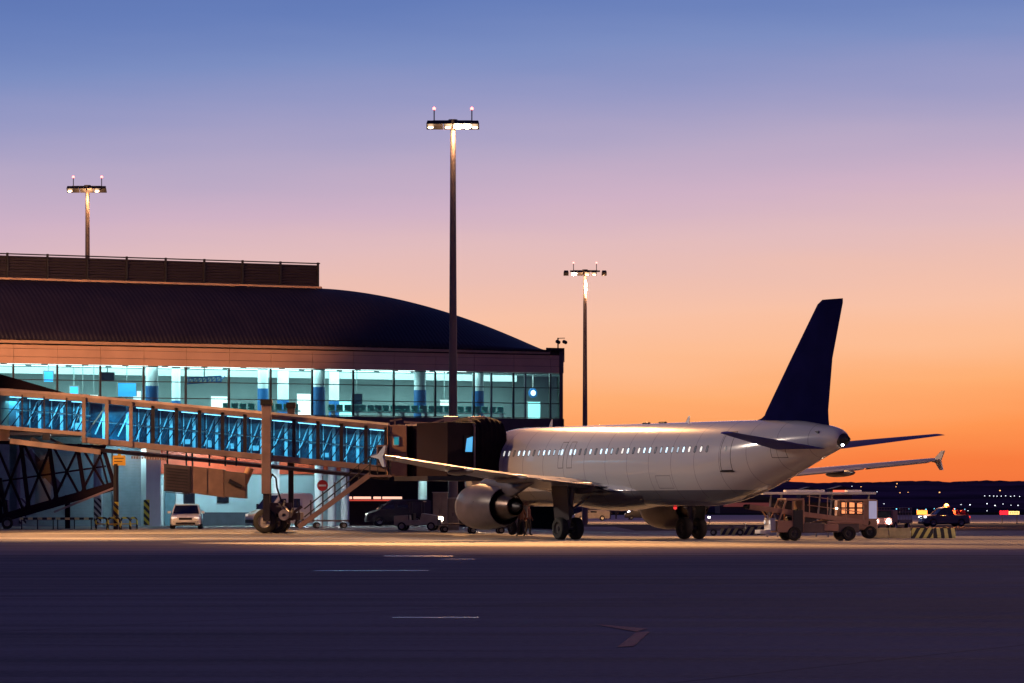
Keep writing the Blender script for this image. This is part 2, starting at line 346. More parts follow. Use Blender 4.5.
M_fuse = fuse_mat()
M_wing = pm('wing grey paint', (.12,.115,.15), .3, 0, .12, .8, coat=.15)
M_navy = pm('navy tail paint', (.006,.006,.045), .4, 0, .15, 1, spec=0)
M_nac = pm('nacelle paint', (.075,.06,.068), .32, 0, .3, 1.2, spec=.35)
M_core = pm('bare hot metal', (.09,.065,.055), .35, .9, .3, 4)
M_line = pm('dark panel seam', (.02,.02,.025), .6)
PR = [(p[0] if p[0] <= 26 else 26+(p[0]-26)*.917, p[1]+(.17 if 5 <= p[0] <= 34 else (.1 if p[0] > 3 else 0)), p[2], p[3]) for p in [(0,3.03,2.99,.02),(.12,3.3,2.72,.28),(.4,3.55,2.45,.55),(1,3.98,2.12,.98),(2,4.65,1.92,1.4),(3,5.28,1.82,1.68),(4,5.6,1.77,1.85),(5,5.78,1.74,1.94),(6.5,5.87,1.73,1.975),
      (24,5.87,1.73,1.975),(26,5.87,1.82,1.96),(28,5.865,2.1,1.88),(30,5.85,2.55,1.72),(32,5.81,3.1,1.46),(34,5.74,3.68,1.12),(35.5,5.64,4.1,.84),(36.6,5.5,4.38,.6),(37.2,5.36,4.55,.44),(37.5,5.24,4.66,.31),(37.57,5.15,4.74,.22)]]
def prof(s):
    for a, b in zip(PR, PR[1:]):
        if s <= b[0]:
            t = (s-a[0])/(b[0]-a[0]); return [a[i]+(b[i]-a[i])*t for i in (1,2,3)]
    return PR[-1][1:]
def ring(s, n=64, grow=0):
    zt, zb, hw = prof(s); c = (zt+zb)/2; r = (zt-zb)/2
    return [Vector((17.71-s, (hw+grow)*math.cos(2*PI*i/n), c+(r+grow)*math.sin(2*PI*i/n))) for i in range(n)]
def surf(s, z, off=.0, side=1):
    zt, zb, hw = prof(s); c = (zt+zb)/2; r = (zt-zb)/2; k = max(0, 1-((z-c)/r)**2)
    y = hw*math.sqrt(k); nrm = Vector((0, y/hw**2, (z-c)/r**2)).normalized()
    p = Vector((17.71-s, y, z))+nrm*off; p.y *= side; return p
ss = sorted(set([p[0] for p in PR]+[.05,.25,.7,1.5,2.5,3.5,4.5,5.5]+[6.5+i*1.0 for i in range(17)]+[24+i*.5 for i in range(25)]))
# smooth (Catmull style) resample of the profile
def cprof():
    global PR
    pts = PR; out = []
    for s in ss:
        i = max(j for j in range(len(pts)) if pts[j][0] <= s+1e-6); i = min(i, len(pts)-2)
        p1, p2 = pts[i], pts[i+1]; p0 = pts[max(0, i-1)]; p3 = pts[min(len(pts)-1, i+2)]; t = (s-p1[0])/(p2[0]-p1[0]); row = [s]
        for k in (1,2,3):
            m1 = (p2[k]-p0[k])/max(1e-6, p2[0]-p0[0])*(p2[0]-p1[0]); m2 = (p3[k]-p1[k])/max(1e-6, p3[0]-p1[0])*(p2[0]-p1[0])
            if p1[k] == p2[k]: m1 = m2 = 0
            row.append((2*t**3-3*t**2+1)*p1[k]+(t**3-2*t**2+t)*m1+(-2*t**3+3*t**2)*p2[k]+(t**3-t**2)*m2)
        out.append(tuple(row))
    PR = out
cprof()
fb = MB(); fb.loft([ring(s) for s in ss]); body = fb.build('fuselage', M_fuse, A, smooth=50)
MB().lathe([(-.35,.1),(0,.27),(.02,.3),(.3,.36),(.62,.44)], (17.71-36.65, 0, 4.95), (1,0,-.02), 24).build('exhaust_cone', M_dark, A, smooth=50)
# belly fairing
def fair(s):
    t = (s-10.6)/(21.2-10.6); k = math.sin(PI*max(0, min(1, t)))**.45
    return [Vector((17.71-s, (1.2+1.05*k)*math.cos(a)*k**.3, 2.55-.0+(1.05*k if math.sin(a) < 0 else .55*k)*math.sin(a))) for a in [2*PI*i/40 for i in range(40)]]
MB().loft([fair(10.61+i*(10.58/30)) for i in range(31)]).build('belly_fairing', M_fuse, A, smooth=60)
# cabin windows (port side), lit from inside
M_win = em('lit cabin window', (.6,.82,.95,1), .95); M_wind = pm('shaded cabin window', (.2,.24,.28), .2)
M_wins = [M_win, em('warm cabin window', (.85,.85,.8,1), .8), em('dim cabin window', (.45,.62,.75,1), .5), em('bright cabin window', (.6,.85,1,1), 1.25)]
def patch(m, s, z, ws, hz, off, n=3, mi=0, side=1, lean=0):
    m.cur = mi; pts = []
    ring_ = []
    for i in range(12):
        a = 2*PI*i/12; ca, sa = math.cos(a), math.sin(a)
        ex = lambda v: math.copysign(abs(v)**.6, v)
        ring_.append(surf(s+ex(ca)*ws/2, z+ex(sa)*hz/2, off, side))
    m.add(ring_, [tuple(range(12))])
wi = 0
exits = (13.15, 14.05)
for k in range(45):
    s = 7.0+k*.5335
    if s > 27.3: break
    if any(abs(s-e) < .28 for e in exits): continue
    m = MB(); lit = random.random() > .12
    patch(m, s, 4.60, .17, .29, .006, side=1)
    fm_ = MB(); patch(fm_, s, 4.60, .23, .36, .003); f_ = fm_.build('window_frame', M_line, A); m.build('window', random.choice(M_wins) if lit else M_wind, f_)
for e in exits:
    m = MB(); patch(m, e, 4.60, .21, .31, .008); m.build('window', M_win, A)
def outline(s0, s1, z0, z1, wline=.035, off=.005):
    m = MB(); n = 12; lp = []
    for i in range(n+1): lp.append((s0+(s1-s0)*i/n, z1))
    for i in range(1, n+1): lp.append((s1, z1+(z0-z1)*i/n))
    for i in range(1, n+1): lp.append((s1+(s0-s1)*i/n, z0))
    for i in range(1, n): lp.append((s0, z0+(z1-z0)*i/n))
    cs, cz = (s0+s1)/2, (z0+z1)/2; o = []; q = []
    for s, z in lp:
        o.append(surf(s, z, off)); q.append(surf(s-math.copysign(wline, s-cs) if abs(s-cs) > (s1-s0)/2-1e-4 else s, z-math.copysign(wline, z-cz) if abs(z-cz) > (z1-z0)/2-1e-4 else z, off))
    k = len(o); m.add(o+q, [(i, (i+1)%k, k+(i+1)%k, k+i) for i in range(k)]); return m
d_ = outline(28.45, 29.3, 3.5, 5.45, .04).build('rear_door', M_line, A)
m = MB(); patch(m, 28.88, 3.48, 1.1, .1, .03); m.build('door_sill', M_dark, d_)
m = MB(); patch(m, 28.88, 4.6, .18, .26, .008); m.build('window', M_wind, d_)
for e in exits: outline(e-.27, e+.27, 3.75, 5.15, .03).build('emergency_exit', M_line, A)
outline(32.2, 33.2, 4.1, 4.75, .03).build('access_panel', M_line, A)
outline(22.5, 23.9, 2.65, 3.3, .018).build('cargo_door', M_line, A)

def airfoil(chord, t, cx, n=14):
    """closed loop: x aft from 0..chord, z thickness; camber slight"""
    up, lo = [], []
    for i in range(n+1):
        x = .5*(1-math.cos(PI*i/n)); y = 5*t*(.2969*math.sqrt(x)-.126*x-.3516*x*x+.2843*x**3-.1015*x**4); c = .02*math.sin(PI*x)
        up.append((x*chord, (c+y)*chord)); lo.append((x*chord, (c-y*.8)*chord))
    return up+lo[::-1][1:-1]
def wing_panel(secs, side):                 # secs: (lat, sLE, chord, t, zLE, twist)
    rings = []
    for lat, sle, ch, t, z, tw in secs:
        rings.append([Vector((17.71-(sle+x), side*lat, z+zz-x*tw)) for x, zz in airfoil(ch, t, 0)])
    return rings
WS = [(1.2,11.7,7.0,.15,2.62,.03), (1.98,12.1,6.5,.15,2.7,.03), (4.2,13.25,5.2,.13,2.93,.02), (6.4,14.4,4.1,.118,3.14,.012), (11,16.8,2.95,.11,3.58,.0), (16.9,19.85,1.6,.105,4.22,-.01)]
for side in (1, -1):
    m = MB(); m.loft(wing_panel(WS, side)); wo = m.build('wing', M_wing, A, smooth=40)
    # wingtip fence: swept arrow plate
    f = MB(); P = [(19.9,4.2),(20.7,4.3),(21.35,4.72),(21.6,4.72),(21.25,4.2),(21.45,3.68),(21.2,3.68),(20.8,4.08)]
    pts = [(17.71-s, z) for s, z in P]; f.prism(pts, side*16.88, side*16.97)
    f.build('wingtip_fence', pm('fence white', (.5,.47,.44), .5, 0, .02, .5), wo)
    for lat, l0, l1 in ((3.3,.9,.42), (8.0,1.3,.3), (11.6,1.05,.25)):
        j = next(i for i in range(len(WS)-1) if WS[i+1][0] >= lat); a_, b_ = WS[j], WS[j+1]; tt = (lat-a_[0])/(b_[0]-a_[0])
        sle = a_[1]+(b_[1]-a_[1])*tt; ch = a_[2]+(b_[2]-a_[2])*tt; z = a_[4]+(b_[4]-a_[4])*tt
        c = Vector((17.71-(sle+ch*.86), side*lat, z-.16)); fr = []
        for i in range(13):
            u = -1+2*i/12; r = math.sqrt(max(0, 1-abs(u)**2.2)); fr.append([c+Vector((u*l0*1.35, math.cos(a)*.17*r, -.04*u+math.sin(a)*l1*.75*r)) for a in [2*PI*q/12 for q in range(12)]])
        MB().loft(fr).build('flap_track_fairing', M_nac, wo, smooth=50)
    m = MB()                                   # flap gap lines along the trailing edge, slightly drooped panels
    for (la, lb) in ((2.4,6.2),(6.6,12.6),(13.0,16.2)):
        q = []
        for lat in (la, lb):
            j = next(i for i in range(len(WS)-1) if WS[i+1][0] >= lat); a_, b_ = WS[j], WS[j+1]; tt = (lat-a_[0])/(b_[0]-a_[0])
            sle = a_[1]+(b_[1]-a_[1])*tt; ch = a_[2]+(b_[2]-a_[2])*tt; z = a_[4]+(b_[4]-a_[4])*tt
            dr = -.06
            q.append([Vector((17.71-(sle+ch*x), side*lat, z+zz)) for x, zz in ((.80,-.10),(.9,.02-dr),(1.03,-.06-dr),(1.03,-.10-dr),(.9,-.14-dr))])
        m.loft(q)
    m.build('flap', pm('flap paint', (.2,.195,.22), .35), wo, smooth=30)
    # horizontal stabiliser
    SS = [(.3,31.6,4.0,.1,4.5,0), (.8,31.9,3.75,.1,4.55,0), (6.15,35.15,1.25,.09,5.22,0)]
    MB().loft(wing_panel(SS, side)).build('horizontal_stabiliser', pm('stabiliser blue paint', (.03,.035,.24), .5, 0, .15, 1, spec=.02), A, smooth=40)
    # engine
    ec = Vector((17.71, side*5.75, 1.72)); X = lambda s: 17.71-s
    base = Vector((0, side*5.75, 1.72))
    e = MB(); e.lathe([(X(12.6),.88),(X(11.2),.86),(X(10.45),.88),(X(10.3),.97),(X(10.38),1.06),(X(10.8),1.17),(X(11.5),1.23),(X(12.3),1.22),(X(13.1),1.13),(X(13.85),.98),(X(13.86),.94),(X(13.2),1.0),(X(12.6),1.0),(X(12.6),.88)], base, (1,0,0), 48)
    en = e.build('engine', M_nac, A, smooth=50)
    MB().lathe([(X(11.3),.0),(X(11.0),.02),(X(11.35),.28),(X(11.36),.87)], base, (1,0,0), 32).build('fan', M_dark, en, smooth=50)
    MB().lathe([(X(10.3)+.002,.9),(X(10.29)+.01,.97),(X(10.37),1.068),(X(10.55),1.12)], base, (1,0,0), 48).build('intake_lip', M_steel, en, smooth=60)
    MB().lathe([(X(12.7),.7),(X(13.5),.74),(X(14.2),.66),(X(14.9),.5),(X(14.92),.46),(X(14.4),.46)], base, (1,0,0), 32).build('core_nozzle', M_core, en, smooth=50)
    MB().lathe([(X(14.2),.36),(X(14.9),.3),(X(15.5),.08),(X(15.52),0)], base, (1,0,0), 24).build('exhaust_plug', M_dark, en, smooth=50)
    py = MB(); rr = []
    for s, zb, zt, hw in ((11.0,2.75,2.98,.06),(12,2.6,3.28,.2),(13.4,2.35,3.32,.24),(14.6,2.2,3.1,.22),(16.2,2.72,3.05,.12),(16.9,2.95,3.02,.03)):
        rr.append([Vector((X(s), side*5.75+hw*math.cos(a)*(1 if abs(math.cos(a)) > .3 else .9), (zb+zt)/2+(zt-zb)/2*math.sin(a))) for a in [2*PI*q/16 for q in range(16)]])
    py.loft(rr).build('pylon', M_nac, en, smooth=50)
    MB().prism([(X(11.3),2.86),(X(12.2),2.92),(X(11.9),2.5)], side*5.1, side*5.16).build('nacelle_strake', M_white, en)
    # main landing gear
    g = MB(); g.tube((0, side*3.8, .58), (0, side*3.55, 2.75), .11, .17, 14); g.tube((0, side*3.8, .58), (0, side*3.72, 1.5), .075, n=12)
    g.tube((0, side*3.35, .58), (0, side*4.25, .58), .07, n=10); g.tube((.0, side*3.7, 1.6), (1.0, side*3.2, 2.6), .05); g.tube((.0, side*3.7, 1.5), (0, side*2.4, 2.3), .06)
    g.beam((-.18, side*3.78, 1.05), (-.42, side*3.76, 1.5), .05, .12); g.beam((-.42, side*3.76, 1.5), (-.15, side*3.7, 1.9), .05, .12)
    gear = g.build('main_landing_gear', pm('gear strut grey', (.12,.11,.12), .5, .3), A, smooth=40); gear.location = (.7, 0, 0)
    for dy in (-.46, .46): wheel(gear, (0, side*3.8+dy, .585), (0,1,0), .585, .42, rim=M_dark, name='wheel')
    MB().add([(-.75, side*4.12, 1.05), (.75, side*4.12, 1.05), (.8, side*4.3, 2.8), (-.8, side*4.3, 2.8), (-.75, side*4.17, 1.05), (.75, side*4.17, 1.05), (.8, side*4.35, 2.8), (-.8, side*4.35, 2.8)],
       [(0,1,2,3),(7,6,5,4),(0,4,5,1),(1,5,6,2),(2,6,7,3),(3,7,4,0)]).build('gear_door', pm('gear door grey', (.02,.016,.022), .5), gear, bevel=.01)
# nose gear
nx = 17.71-5.07; zg = .16
g = MB(); g.tube((nx,0,zg+.38), (nx+.05,0,2.2), .07, .11, 12); g.tube((nx,-.3,zg+.38), (nx,.3,zg+.38), .05); g.tube((nx,0,1.0), (nx+.9,0,2.1), .045)
ng = g.build('nose_landing_gear', M_steel, A, smooth=40)
for dy in (-.25,.25): wheel(ng, (nx, dy, zg+.385), (0,1,0), .385, .22, rim=M_dark)
for sy in (-.35,.35): MB().box((nx-.1, sy, 1.45), (1.1,.03,.65)).build('gear_door', M_white, ng)
# fin
m = MB(); fr = []
for z, sle, ch, t in ((5.4,29.1,6.3,.085),(5.95,29.55,5.75,.09),(6.4,29.85,5.42,.09),(8.9,32.0,3.62,.088),(11.55,34.35,2.15,.085),(11.76,34.75,1.75,.07)):
    fr.append([Vector((17.71-(sle+x), zz, z)) for x, zz in [(a, b-.02*ch*math.sin(PI*a/ch)) for a, b in airfoil(ch, t, 0)]])
m.loft(fr); m.build('tail_fin', M_navy, A, smooth=40)
m = MB(); m.loft([[Vector((17.71-s, y, z)) for y, z in ((-wd,5.8),(-wd*.3,5.8+h),(wd*.3,5.8+h),(wd,5.8))] for s, h, wd in ((27.6,.07,.03),(28.6,.12,.1),(29.5,.3,.2),(30.3,.7,.2))]); m.build('dorsal_fillet', M_navy, A, smooth=40)
for s, hh in ((8.6,.4),(22.4,.32)): MB().add([(17.71-s,.02,6.0),(17.71-s-.35,.02,6.0),(17.71-s-.42,.0,6.04+hh),(17.71-s-.28,0,6.04+hh),(17.71-s,-.02,6.0),(17.71-s-.35,-.02,6.0)], [(0,1,2,3),(4,5,2,3),(0,4,3),(1,5,2)]).build('antenna', M_white, A)
for s in (18.6, 20.2): MB().box((17.71-s,0,6.07), (.6,.16,.08)).build('antenna', M_dark, A, bevel=.03)
MB().lathe([(0,.07),(.06,.06),(.1,0)], (17.71-36.6,.1,4.7), (-1,0,0), 12).build('tail_light', em('white tail lamp', (.9,.95,1,1), 40), A, smooth=60)
MB().box((17.71-35.2,.62,5.3), (.3,.05,.14)).build('vent', M_dark, A)
b_ = MB().lathe([(0,.1),(.1,.08),(.14,0)], (17.71-21.4,0,1.70), (0,0,-1), 12).build('beacon', em('red beacon', (1,.05,.05,1), 1), A)

# ------------------------------------------------------------------ terminal
PH = math.radians(28); OX, OY = -33.7, 263.0
T = thing('terminal_building', 'airport terminal with curved dark roof, orange fascia and lit upper glass floor', 'terminal', (OX, OY, 0), PH)
cph, sph = math.cos(PH), math.sin(PH)
def U(px, w=0.0):                             # distance along the facade (or a line w metres behind it) seen at pixel column px
    k = (px-512)/F; ox = OX-w*sph; oy = OY+w*cph
    return (k*oy-ox)/(cph-k*sph)
def TZ(px, py, w=0.0):
    u = U(px, w); d = OY+u*sph+w*cph; return HC+(HY-py)*d/F
M_fascia = pm('orange metal cladding', (.5,.29,.22), .5, .1, .1, .5)
M_roof = pm('dark roof metal', (.014,.01,.024), .55, 0, .2, .5, spec=.25)
# standing seams by real bump
nt = M_roof.node_tree; wv = nt.nodes.new('ShaderNodeTexWave'); wv.inputs['Scale'].default_value = 1.0; wv.bands_direction = 'X'
tc_ = nt.nodes.new('ShaderNodeTexCoord'); nt.links.new(tc_.outputs['Object'], wv.inputs['Vector']); bp_ = nt.nodes.new('ShaderNodeBump'); bp_.inputs['Strength'].default_value = .4; bp_.inputs['Distance'].default_value = .08
nt.links.new(wv.outputs['Fac'], bp_.inputs['Height']); nt.links.new(bp_.outputs[0], nt.nodes['Principled BSDF'].inputs['Normal'])
M_seam = pm('shadow gap', (.03,.02,.02), .8)
UL, UR = -40.0, U(563)
UE = U(550)
ZW0, ZW1, ZE = 8.0, 11.15, 12.75
# fascia panels
m = MB(); 
cols = [U(x) for x in (13,57,100,143.3,185.6,228.6,270.4,311.9,353,393.5,435,473.6,513.2,550)]
stp = cols[1]-cols[0]; allc = []
u = cols[0]-stp
while u > UL: allc.insert(0, u); u -= stp
allc += cols
edges = [UL]+allc+[UR]
for a, b in zip(edges, edges[1:]):
    for z0, z1 in ((11.17,11.62),(11.64,12.15),(12.17,12.42)): m.bx(a+.012, b-.012, -.12, -.02, z0, z1)
m.build('fascia', M_fascia, T, bevel=.008)
MB().bx(UL, UR, -.02, .12, 11.17, 12.7).build('fascia_backing', M_seam, T)
MB().bx(UL, U(548), -.35, .12, 12.5, 12.78).build('eave', pm('eave metal', (.42,.25,.18), .5, .1, .1), T, bevel=.03)
# roof shell
WR = 7.0; ZR = TZ(318, 288.5, WR); RH = ZR-12.80
def rA(t): return 1.0 if t <= 0 else max(0, 1-min(1, t)**1.8)
rt = MB(); rings = []
for j in range(21):
    w_ = -.45+(WR+.45)*(j/12) if j <= 12 else WR+(j-12)*3.0
    B = math.sin(PI/2*min(1, (w_+.45)/(WR+.45)))**.95 if j <= 12 else 1-.004*(j-12)**2
    ua, ub = U(318, w_), U(550, w_); row = []
    for i in range(61):
        u = UL+(ua-UL)*i/20 if i <= 20 else ua+(ub-ua)*(i-20)/40
        row.append(Vector((u, w_, 12.80+RH*rA((i-20)/40)*B+.02*j/20)))
    rings.append(row)
rt.loft(rings, cap=False, closed=False); ro = rt.build('roof', M_roof, T, smooth=40)
s_ = ro.modifiers.new('thickness', 'SOLIDIFY'); s_.thickness = .15
m = MB(); m.loft([[Vector((U(546, w_), w_, z)), Vector((U(564.5, w_), w_, z)), Vector((U(564.5, w_), w_, z+.15)), Vector((U(546, w_), w_, z+.15))] for w_, z in ((-.5, 12.79), (20, 12.79))]); m.build('parapet', M_roof, T)
for dx in (0, .5):                           # rails running up the roof at the left
    a0 = U(6+dx*7, 0)
    MB().beam((a0-1.8, 6, 12.9+RH*math.sin(PI/2*6.45/7.45)**.95), (a0, .3, 12.98), .1).build('roof_rail', M_steel, T)
# louvre screen on the roof
uS = U(318, WR); ZS = TZ(318, 265.5, WR)
m = MB(); nb = 8
for k in range(nb): z = ZR+.2+(ZS-ZR-.25)*k/(nb-1); m.box(((UL+uS)/2, WR, z), (uS-UL, .16, .12), 0)
ls = m.build('louvre_screen', pm('louvre blade', (.022,.014,.028), .5, .3), T)
MB().bx(UL, uS, WR+.15, WR+.22, ZR, ZS).build('screen_backing', pm('screen backing', (.02,.015,.025), .7), ls)
MB().bx(UL, uS+.1, WR-.45, WR-.15, ZR-.25, ZR+.12).build('kerb_beam', pm('lit kerb beam', (.42,.26,.2), .6), T)
m = MB(); m.bx(UL, uS+.1, WR-.15, WR+.1, ZS+.1, ZS+.17); m.build('screen_rail', M_dark, ls)
u = uS-.05
while u > UL: MB().bx(u-.06, u+.06, WR-.18, WR-.02, ZR, ZS+.2).build('screen_post', M_dark, ls); u -= 2.9
# upper floor glazing
M_mull = pm('window bar', (.05,.05,.055), .4, .4)
for c in allc+[U(560)]: MB().bx(c-.06, c+.06, -.1, .06, ZW0, ZW1).build('mullion', M_mull, T)
for c in (U(493), U(527)): MB().bx(c-.06, c+.06, .2, .35, ZW0, ZW1).build('mullion', M_mull, T)
for z in (8.0, 9.02, 10.12, 11.12): MB().bx(UL, UR-.1, -.05, .04, z-.03, z+.03).build('transom', M_mull, T)
M_tglass = glass('terminal glass', (.74,.88,.88,1), .06)
gp = MB()
for a, b in zip(edges, edges[1:]): gp.bx(a+.07, b-.07, .0, .012, ZW0+.05, ZW1-.05)
gp.build('glazing', M_tglass, T)
MB().bx(UL, UR, -.15, .3, 6.7, 7.95).build('spandrel', pm('dark maroon cladding', (.06,.035,.045), .6), T)
MB().loft([[Vector((U(563,w_)-.3,w_,0)), Vector((U(563,w_),w_,0)), Vector((U(563,w_),w_,12.78)), Vector((U(563,w_)-.3,w_,12.78))] for w_ in (-.15,20)]).build('end_wall', pm('end wall cladding', (.07,.05,.055), .6), T)
M_int = pm('interior plaster', (.42,.46,.45), .7, 0, .08, .3)
M_intd = pm('interior grey panel', (.22,.27,.26), .6, 0, .12, .6)
MB().loft([[Vector((UL,w_,7.3)), Vector((U(562.5,w_)-.1,w_,7.3)), Vector((U(562.5,w_)-.1,w_,7.95)), Vector((UL,w_,7.95))] for w_ in (.3,11)]).build('floor_slab', pm('terrazzo', (.25,.28,.28), .35), T)
MB().loft([[Vector((UL,w_,11.3)), Vector((U(562.5,w_)-.1,w_,11.3)), Vector((U(562.5,w_)-.1,w_,11.6)), Vector((UL,w_,11.6))] for w_ in (.3,11)]).build('interior_ceiling', M_int, T)
MB().bx(UL, U(562,10.8)-.1, 10.8, 11, 7.95, 11.3).build('interior_back_wall', M_intd, T)
# ceiling light strips (visible lamps) + area lights that carry their light
M_strip = em('ceiling light strip', (.75,1,.98,1), 5)
m = MB(); 
for k in range(26):
    u = UL+2+k*2.9
    if u < UR-2: m.bx(u-1.2, u+1.2, 2.2, 2.32, 11.24, 11.29); m.bx(u-1.2, u+1.2, 5.2, 5.32, 11.24, 11.29); m.bx(u-1.2, u+1.2, 8.2, 8.32, 11.24, 11.29)
m.build('ceiling_light', M_strip, T)
def tw(u, w_, z): return Vector((OX+u*cph-w_*sph, OY+u*sph+w_*cph, z))
for k in range(9):
    u = -8+k*6.1
    if u > UR: break
    l = lamp('terminal_ceiling_lamp', 'AREA', tw(u, 5, 11.2), tw(u, 5, 0), 820, (.74,1,1), shape='RECTANGLE', size=6, size_y=6)
# interior bulkhead and beams
m = MB(); m.bx(UL, UR-.4, 6.2, 6.5, 10.75, 11.3); m.build('interior_bulkhead', M_int, T)
# interior columns: blue below, white above
M_bluep = pm('blue column cladding', (.01,.12,.33), .4, 0, .1); M_cw = pm('white column paint', (.7,.75,.75), .5, 0, .05)
for px, r, zt, w_ in ((152,.42,9.9,2.4),(176,.3,9.0,5),(263,.36,9.9,4),(283,.4,9.2,6),(319,.42,10.0,2.2),(334,.36,9.2,6),(420,.42,9.9,2.2),(478,.4,9.9,2.2)):
    u = U(px, w_); c = MB(); c.tube((u, w_, 7.95), (u, w_, zt), r+.02, n=20); o = c.build('column', M_bluep, T, smooth=40)
    MB().tube((u, w_, zt), (u, w_, 11.3), r, n=20).build('column_head', M_cw, o, smooth=40)
M_scr = {'w': em('white lit doorway', (1,.97,.92,1), 1.0), 'b': em('blue lit board', (.05,.4,.9,1), .9), 'c': em('cyan lit board', (.4,.9,.9,1), 1.0), 'k': pm('dark screen', (.01,.03,.05), .3)}
def board(name, label, cat, px0, px1, z0, z1, w_, mat, frame=True, group=None):
    a, b = U(px0, w_), U(px1, w_); c = tw((a+b)/2, w_, z0)
    t = thing(name, label, cat, c, PH, group); wd = (b-a)/2; h = z1-z0
    MB().bx(-wd, wd, 0, .06, 0, h).build('panel', mat, t)
    if frame:
        m = MB(); m.bx(-wd-.05, -wd, -.03, .07, -.0, h+.05); m.bx(wd, wd+.05, -.03, .07, 0, h+.05); m.bx(-wd, wd, -.03, .07, h, h+.05)
        if z0 > 8.2:
            m.bx(-.03, .03, .0, .05, h+.05, 11.25-z0)
        m.build('frame', M_intd, t)
    return t
board('doorway', 'bright white gate doorway under the hanging blue sign truss', 'doorway', 211, 228, 7.96, 9.35, 5, M_scr['w'])
board('doorway', 'pale lit doorway between two blue columns', 'doorway', 297, 311, 7.96, 9.7, 8, M_scr['w'])
board('doorway', 'white lit doorway right of the wide blue poster', 'doorway', 133, 141, 7.96, 9.6, 4, M_scr['w'])
board('poster', 'wide bright blue poster left of the first blue column', 'poster', 118, 136, 9.2, 10.1, 3.2, M_scr['b'])
board('poster', 'small square blue poster at the far left window', 'poster', 44, 53, 10.1, 10.8, 3, M_scr['b'])
board('poster', 'small blue poster between the second and third mullions', 'poster', 70, 78, 9.2, 9.9, 6, M_scr['b'])
board('display_board', 'white display board above the seats at left', 'display board', 78, 88, 8.7, 9.3, 4, M_scr['w'])
board('display_board', 'second white display board beside the first above left seats', 'display board', 90, 98, 8.7, 9.3, 4, M_scr['w'])
board('display_board', 'dark hanging flight screen near the left end', 'display board', 101, 114, 10.2, 10.75, 2.4, M_scr['k'])
board('service_counter', 'lit cyan service counter right of the third blue column', 'counter', 335, 352, 7.96, 9.2, 8, M_scr['c'])
board('display_board', 'dark flight screen with white header beside the service counter', 'display board', 352, 362, 8.3, 9.6, 3, M_scr['k'])
board('doorway', 'pale green lit doorway at the right end of the glass floor', 'doorway', 528, 540, 7.96, 9.3, 6, M_scr['c'])
board('display_board', 'small white display above the seats near the mast', 'display board', 440, 449, 8.9, 9.3, 4, M_scr['w'])
t = thing('wall_clock', 'round blue and white clock face near the right end', 'clock', tw(U(533,6), 6, 9.95), PH)
MB().tube((0,-.02,0), (0,.08,0), .34, n=24).build('rim', M_bluep, t); MB().tube((0,-.05,0), (0,-.02,0), .2, n=24).build('face', M_scr['w'], t)
MB().bx(-.03,.03,.0,.06,.34,1.3).build('hanger', M_steel, t)
# hanging truss sign in the window (blue lattice)
t = thing('hanging_truss', 'blue lattice sign truss hanging behind the glass', 'sign truss', tw(U(205,2), 2, 10.1), PH)
m = MB()
for z in (0,.38): m.beam((-1.2,0,z), (1.2,0,z+.16), .09); m.beam((-1.2,.4,z), (1.2,.4,z+.16), .09)
for k in range(8):
    x = -1.2+k*.34; m.beam((x,0,.02+.06*k/4), (x,0,.4+.06*k/4), .07); m.beam((x,0,.02+.03*k), (x+.3,0,.4+.02*k), .06)
m.build('lattice', M_bluep, t); MB().bx(-.04,.04,.1,.16,.4,1.2).build('hanger', M_steel, t)
# seat benches
M_seat = pm('green seat shell', (.06,.42,.36), .45, 0, .2, 4)
sb = thing('seat_bench', 'row of green waiting seats along the glass, left of the blue column', 'seat bench', tw(U(240,1.2), 1.2, 7.95), PH, 'waiting seat benches inside the terminal')
m = MB(); m.bx(-1.25,1.25,-.05,.05,.3,.36)
m.build('beam', M_steel, sb)
for k in range(4):
    x = -.93+k*.62; q = MB(); q.box((x,0,.40), (.44,.46,.05)); q.box((x,.22,.64), (.5,.05,.42)); q.beam((x-.27,-.2,.55),(x-.27,.2,.55),.04); q.build('seat', M_seat, sb, bevel=.02)
for x in (-.9,.9): MB().box((x,0,.15), (.08,.5,.3)).build('leg', M_steel, sb)
names = {284:'left of the tall blue column',300:'in front of the pale doorway',345:'in front of the service counter',368:'right of the service counter',391:'beside the dark flight screen post',412:'at the foot of the fourth blue column',437:'left of the floodlight mast',466:'right of the floodlight mast',490:'right of the last blue column',505:'nearest the right-hand end window'}
for px in (284,345,368,391,412,437,466,490):
    dup(sb, tw(U(px,1.2), 1.2, 7.95), label='row of green waiting seats %s' % names[px])

# ground floor
M_gwall = pm('pale blue render', (.42,.5,.52), .7, 0, .1, .8)
M_redband = pm('red signage cladding', (.62,.08,.03), .45, 0, .1, 1)
M_shut = pm('grey roller shutter', (.22,.26,.3), .5, .3, .12, 2)
def gbox(m, px0, px1, w0, w1, z0, z1): m.bx(U(px0, w0), U(px1, w0), w0, w1, z0, z1); return m
gw = 4.0
gbox(MB(), -250, 160, gw, gw+.4, 0, 6.7).build('lower_wall', pm('dusky lower wall', (.2,.24,.27), .7), T)
gbox(MB(), 160, 345, gw, gw+.4, 0, 4.0).build('lower_wall', M_gwall, T)
gbox(MB(), 160, 345, gw-.1, gw+.5, 4.0, 5.6).build('red_band', M_redband, T)
gbox(MB(), 160, 560, gw+.1, gw+.5, 5.6, 6.7).build('upper_band', pm('recess cladding', (.05,.045,.06), .7), T)
gbox(MB(), 345, 558, gw+9, gw+9.3, 0, 5.7).build('recess_back_wall', pm('recess wall', (.035,.035,.06), .8), T)
MB().bx(UL, UR-.3, 0, 13, 6.45, 6.7).build('soffit', pm('soffit panel', (.12,.12,.14), .7), T)
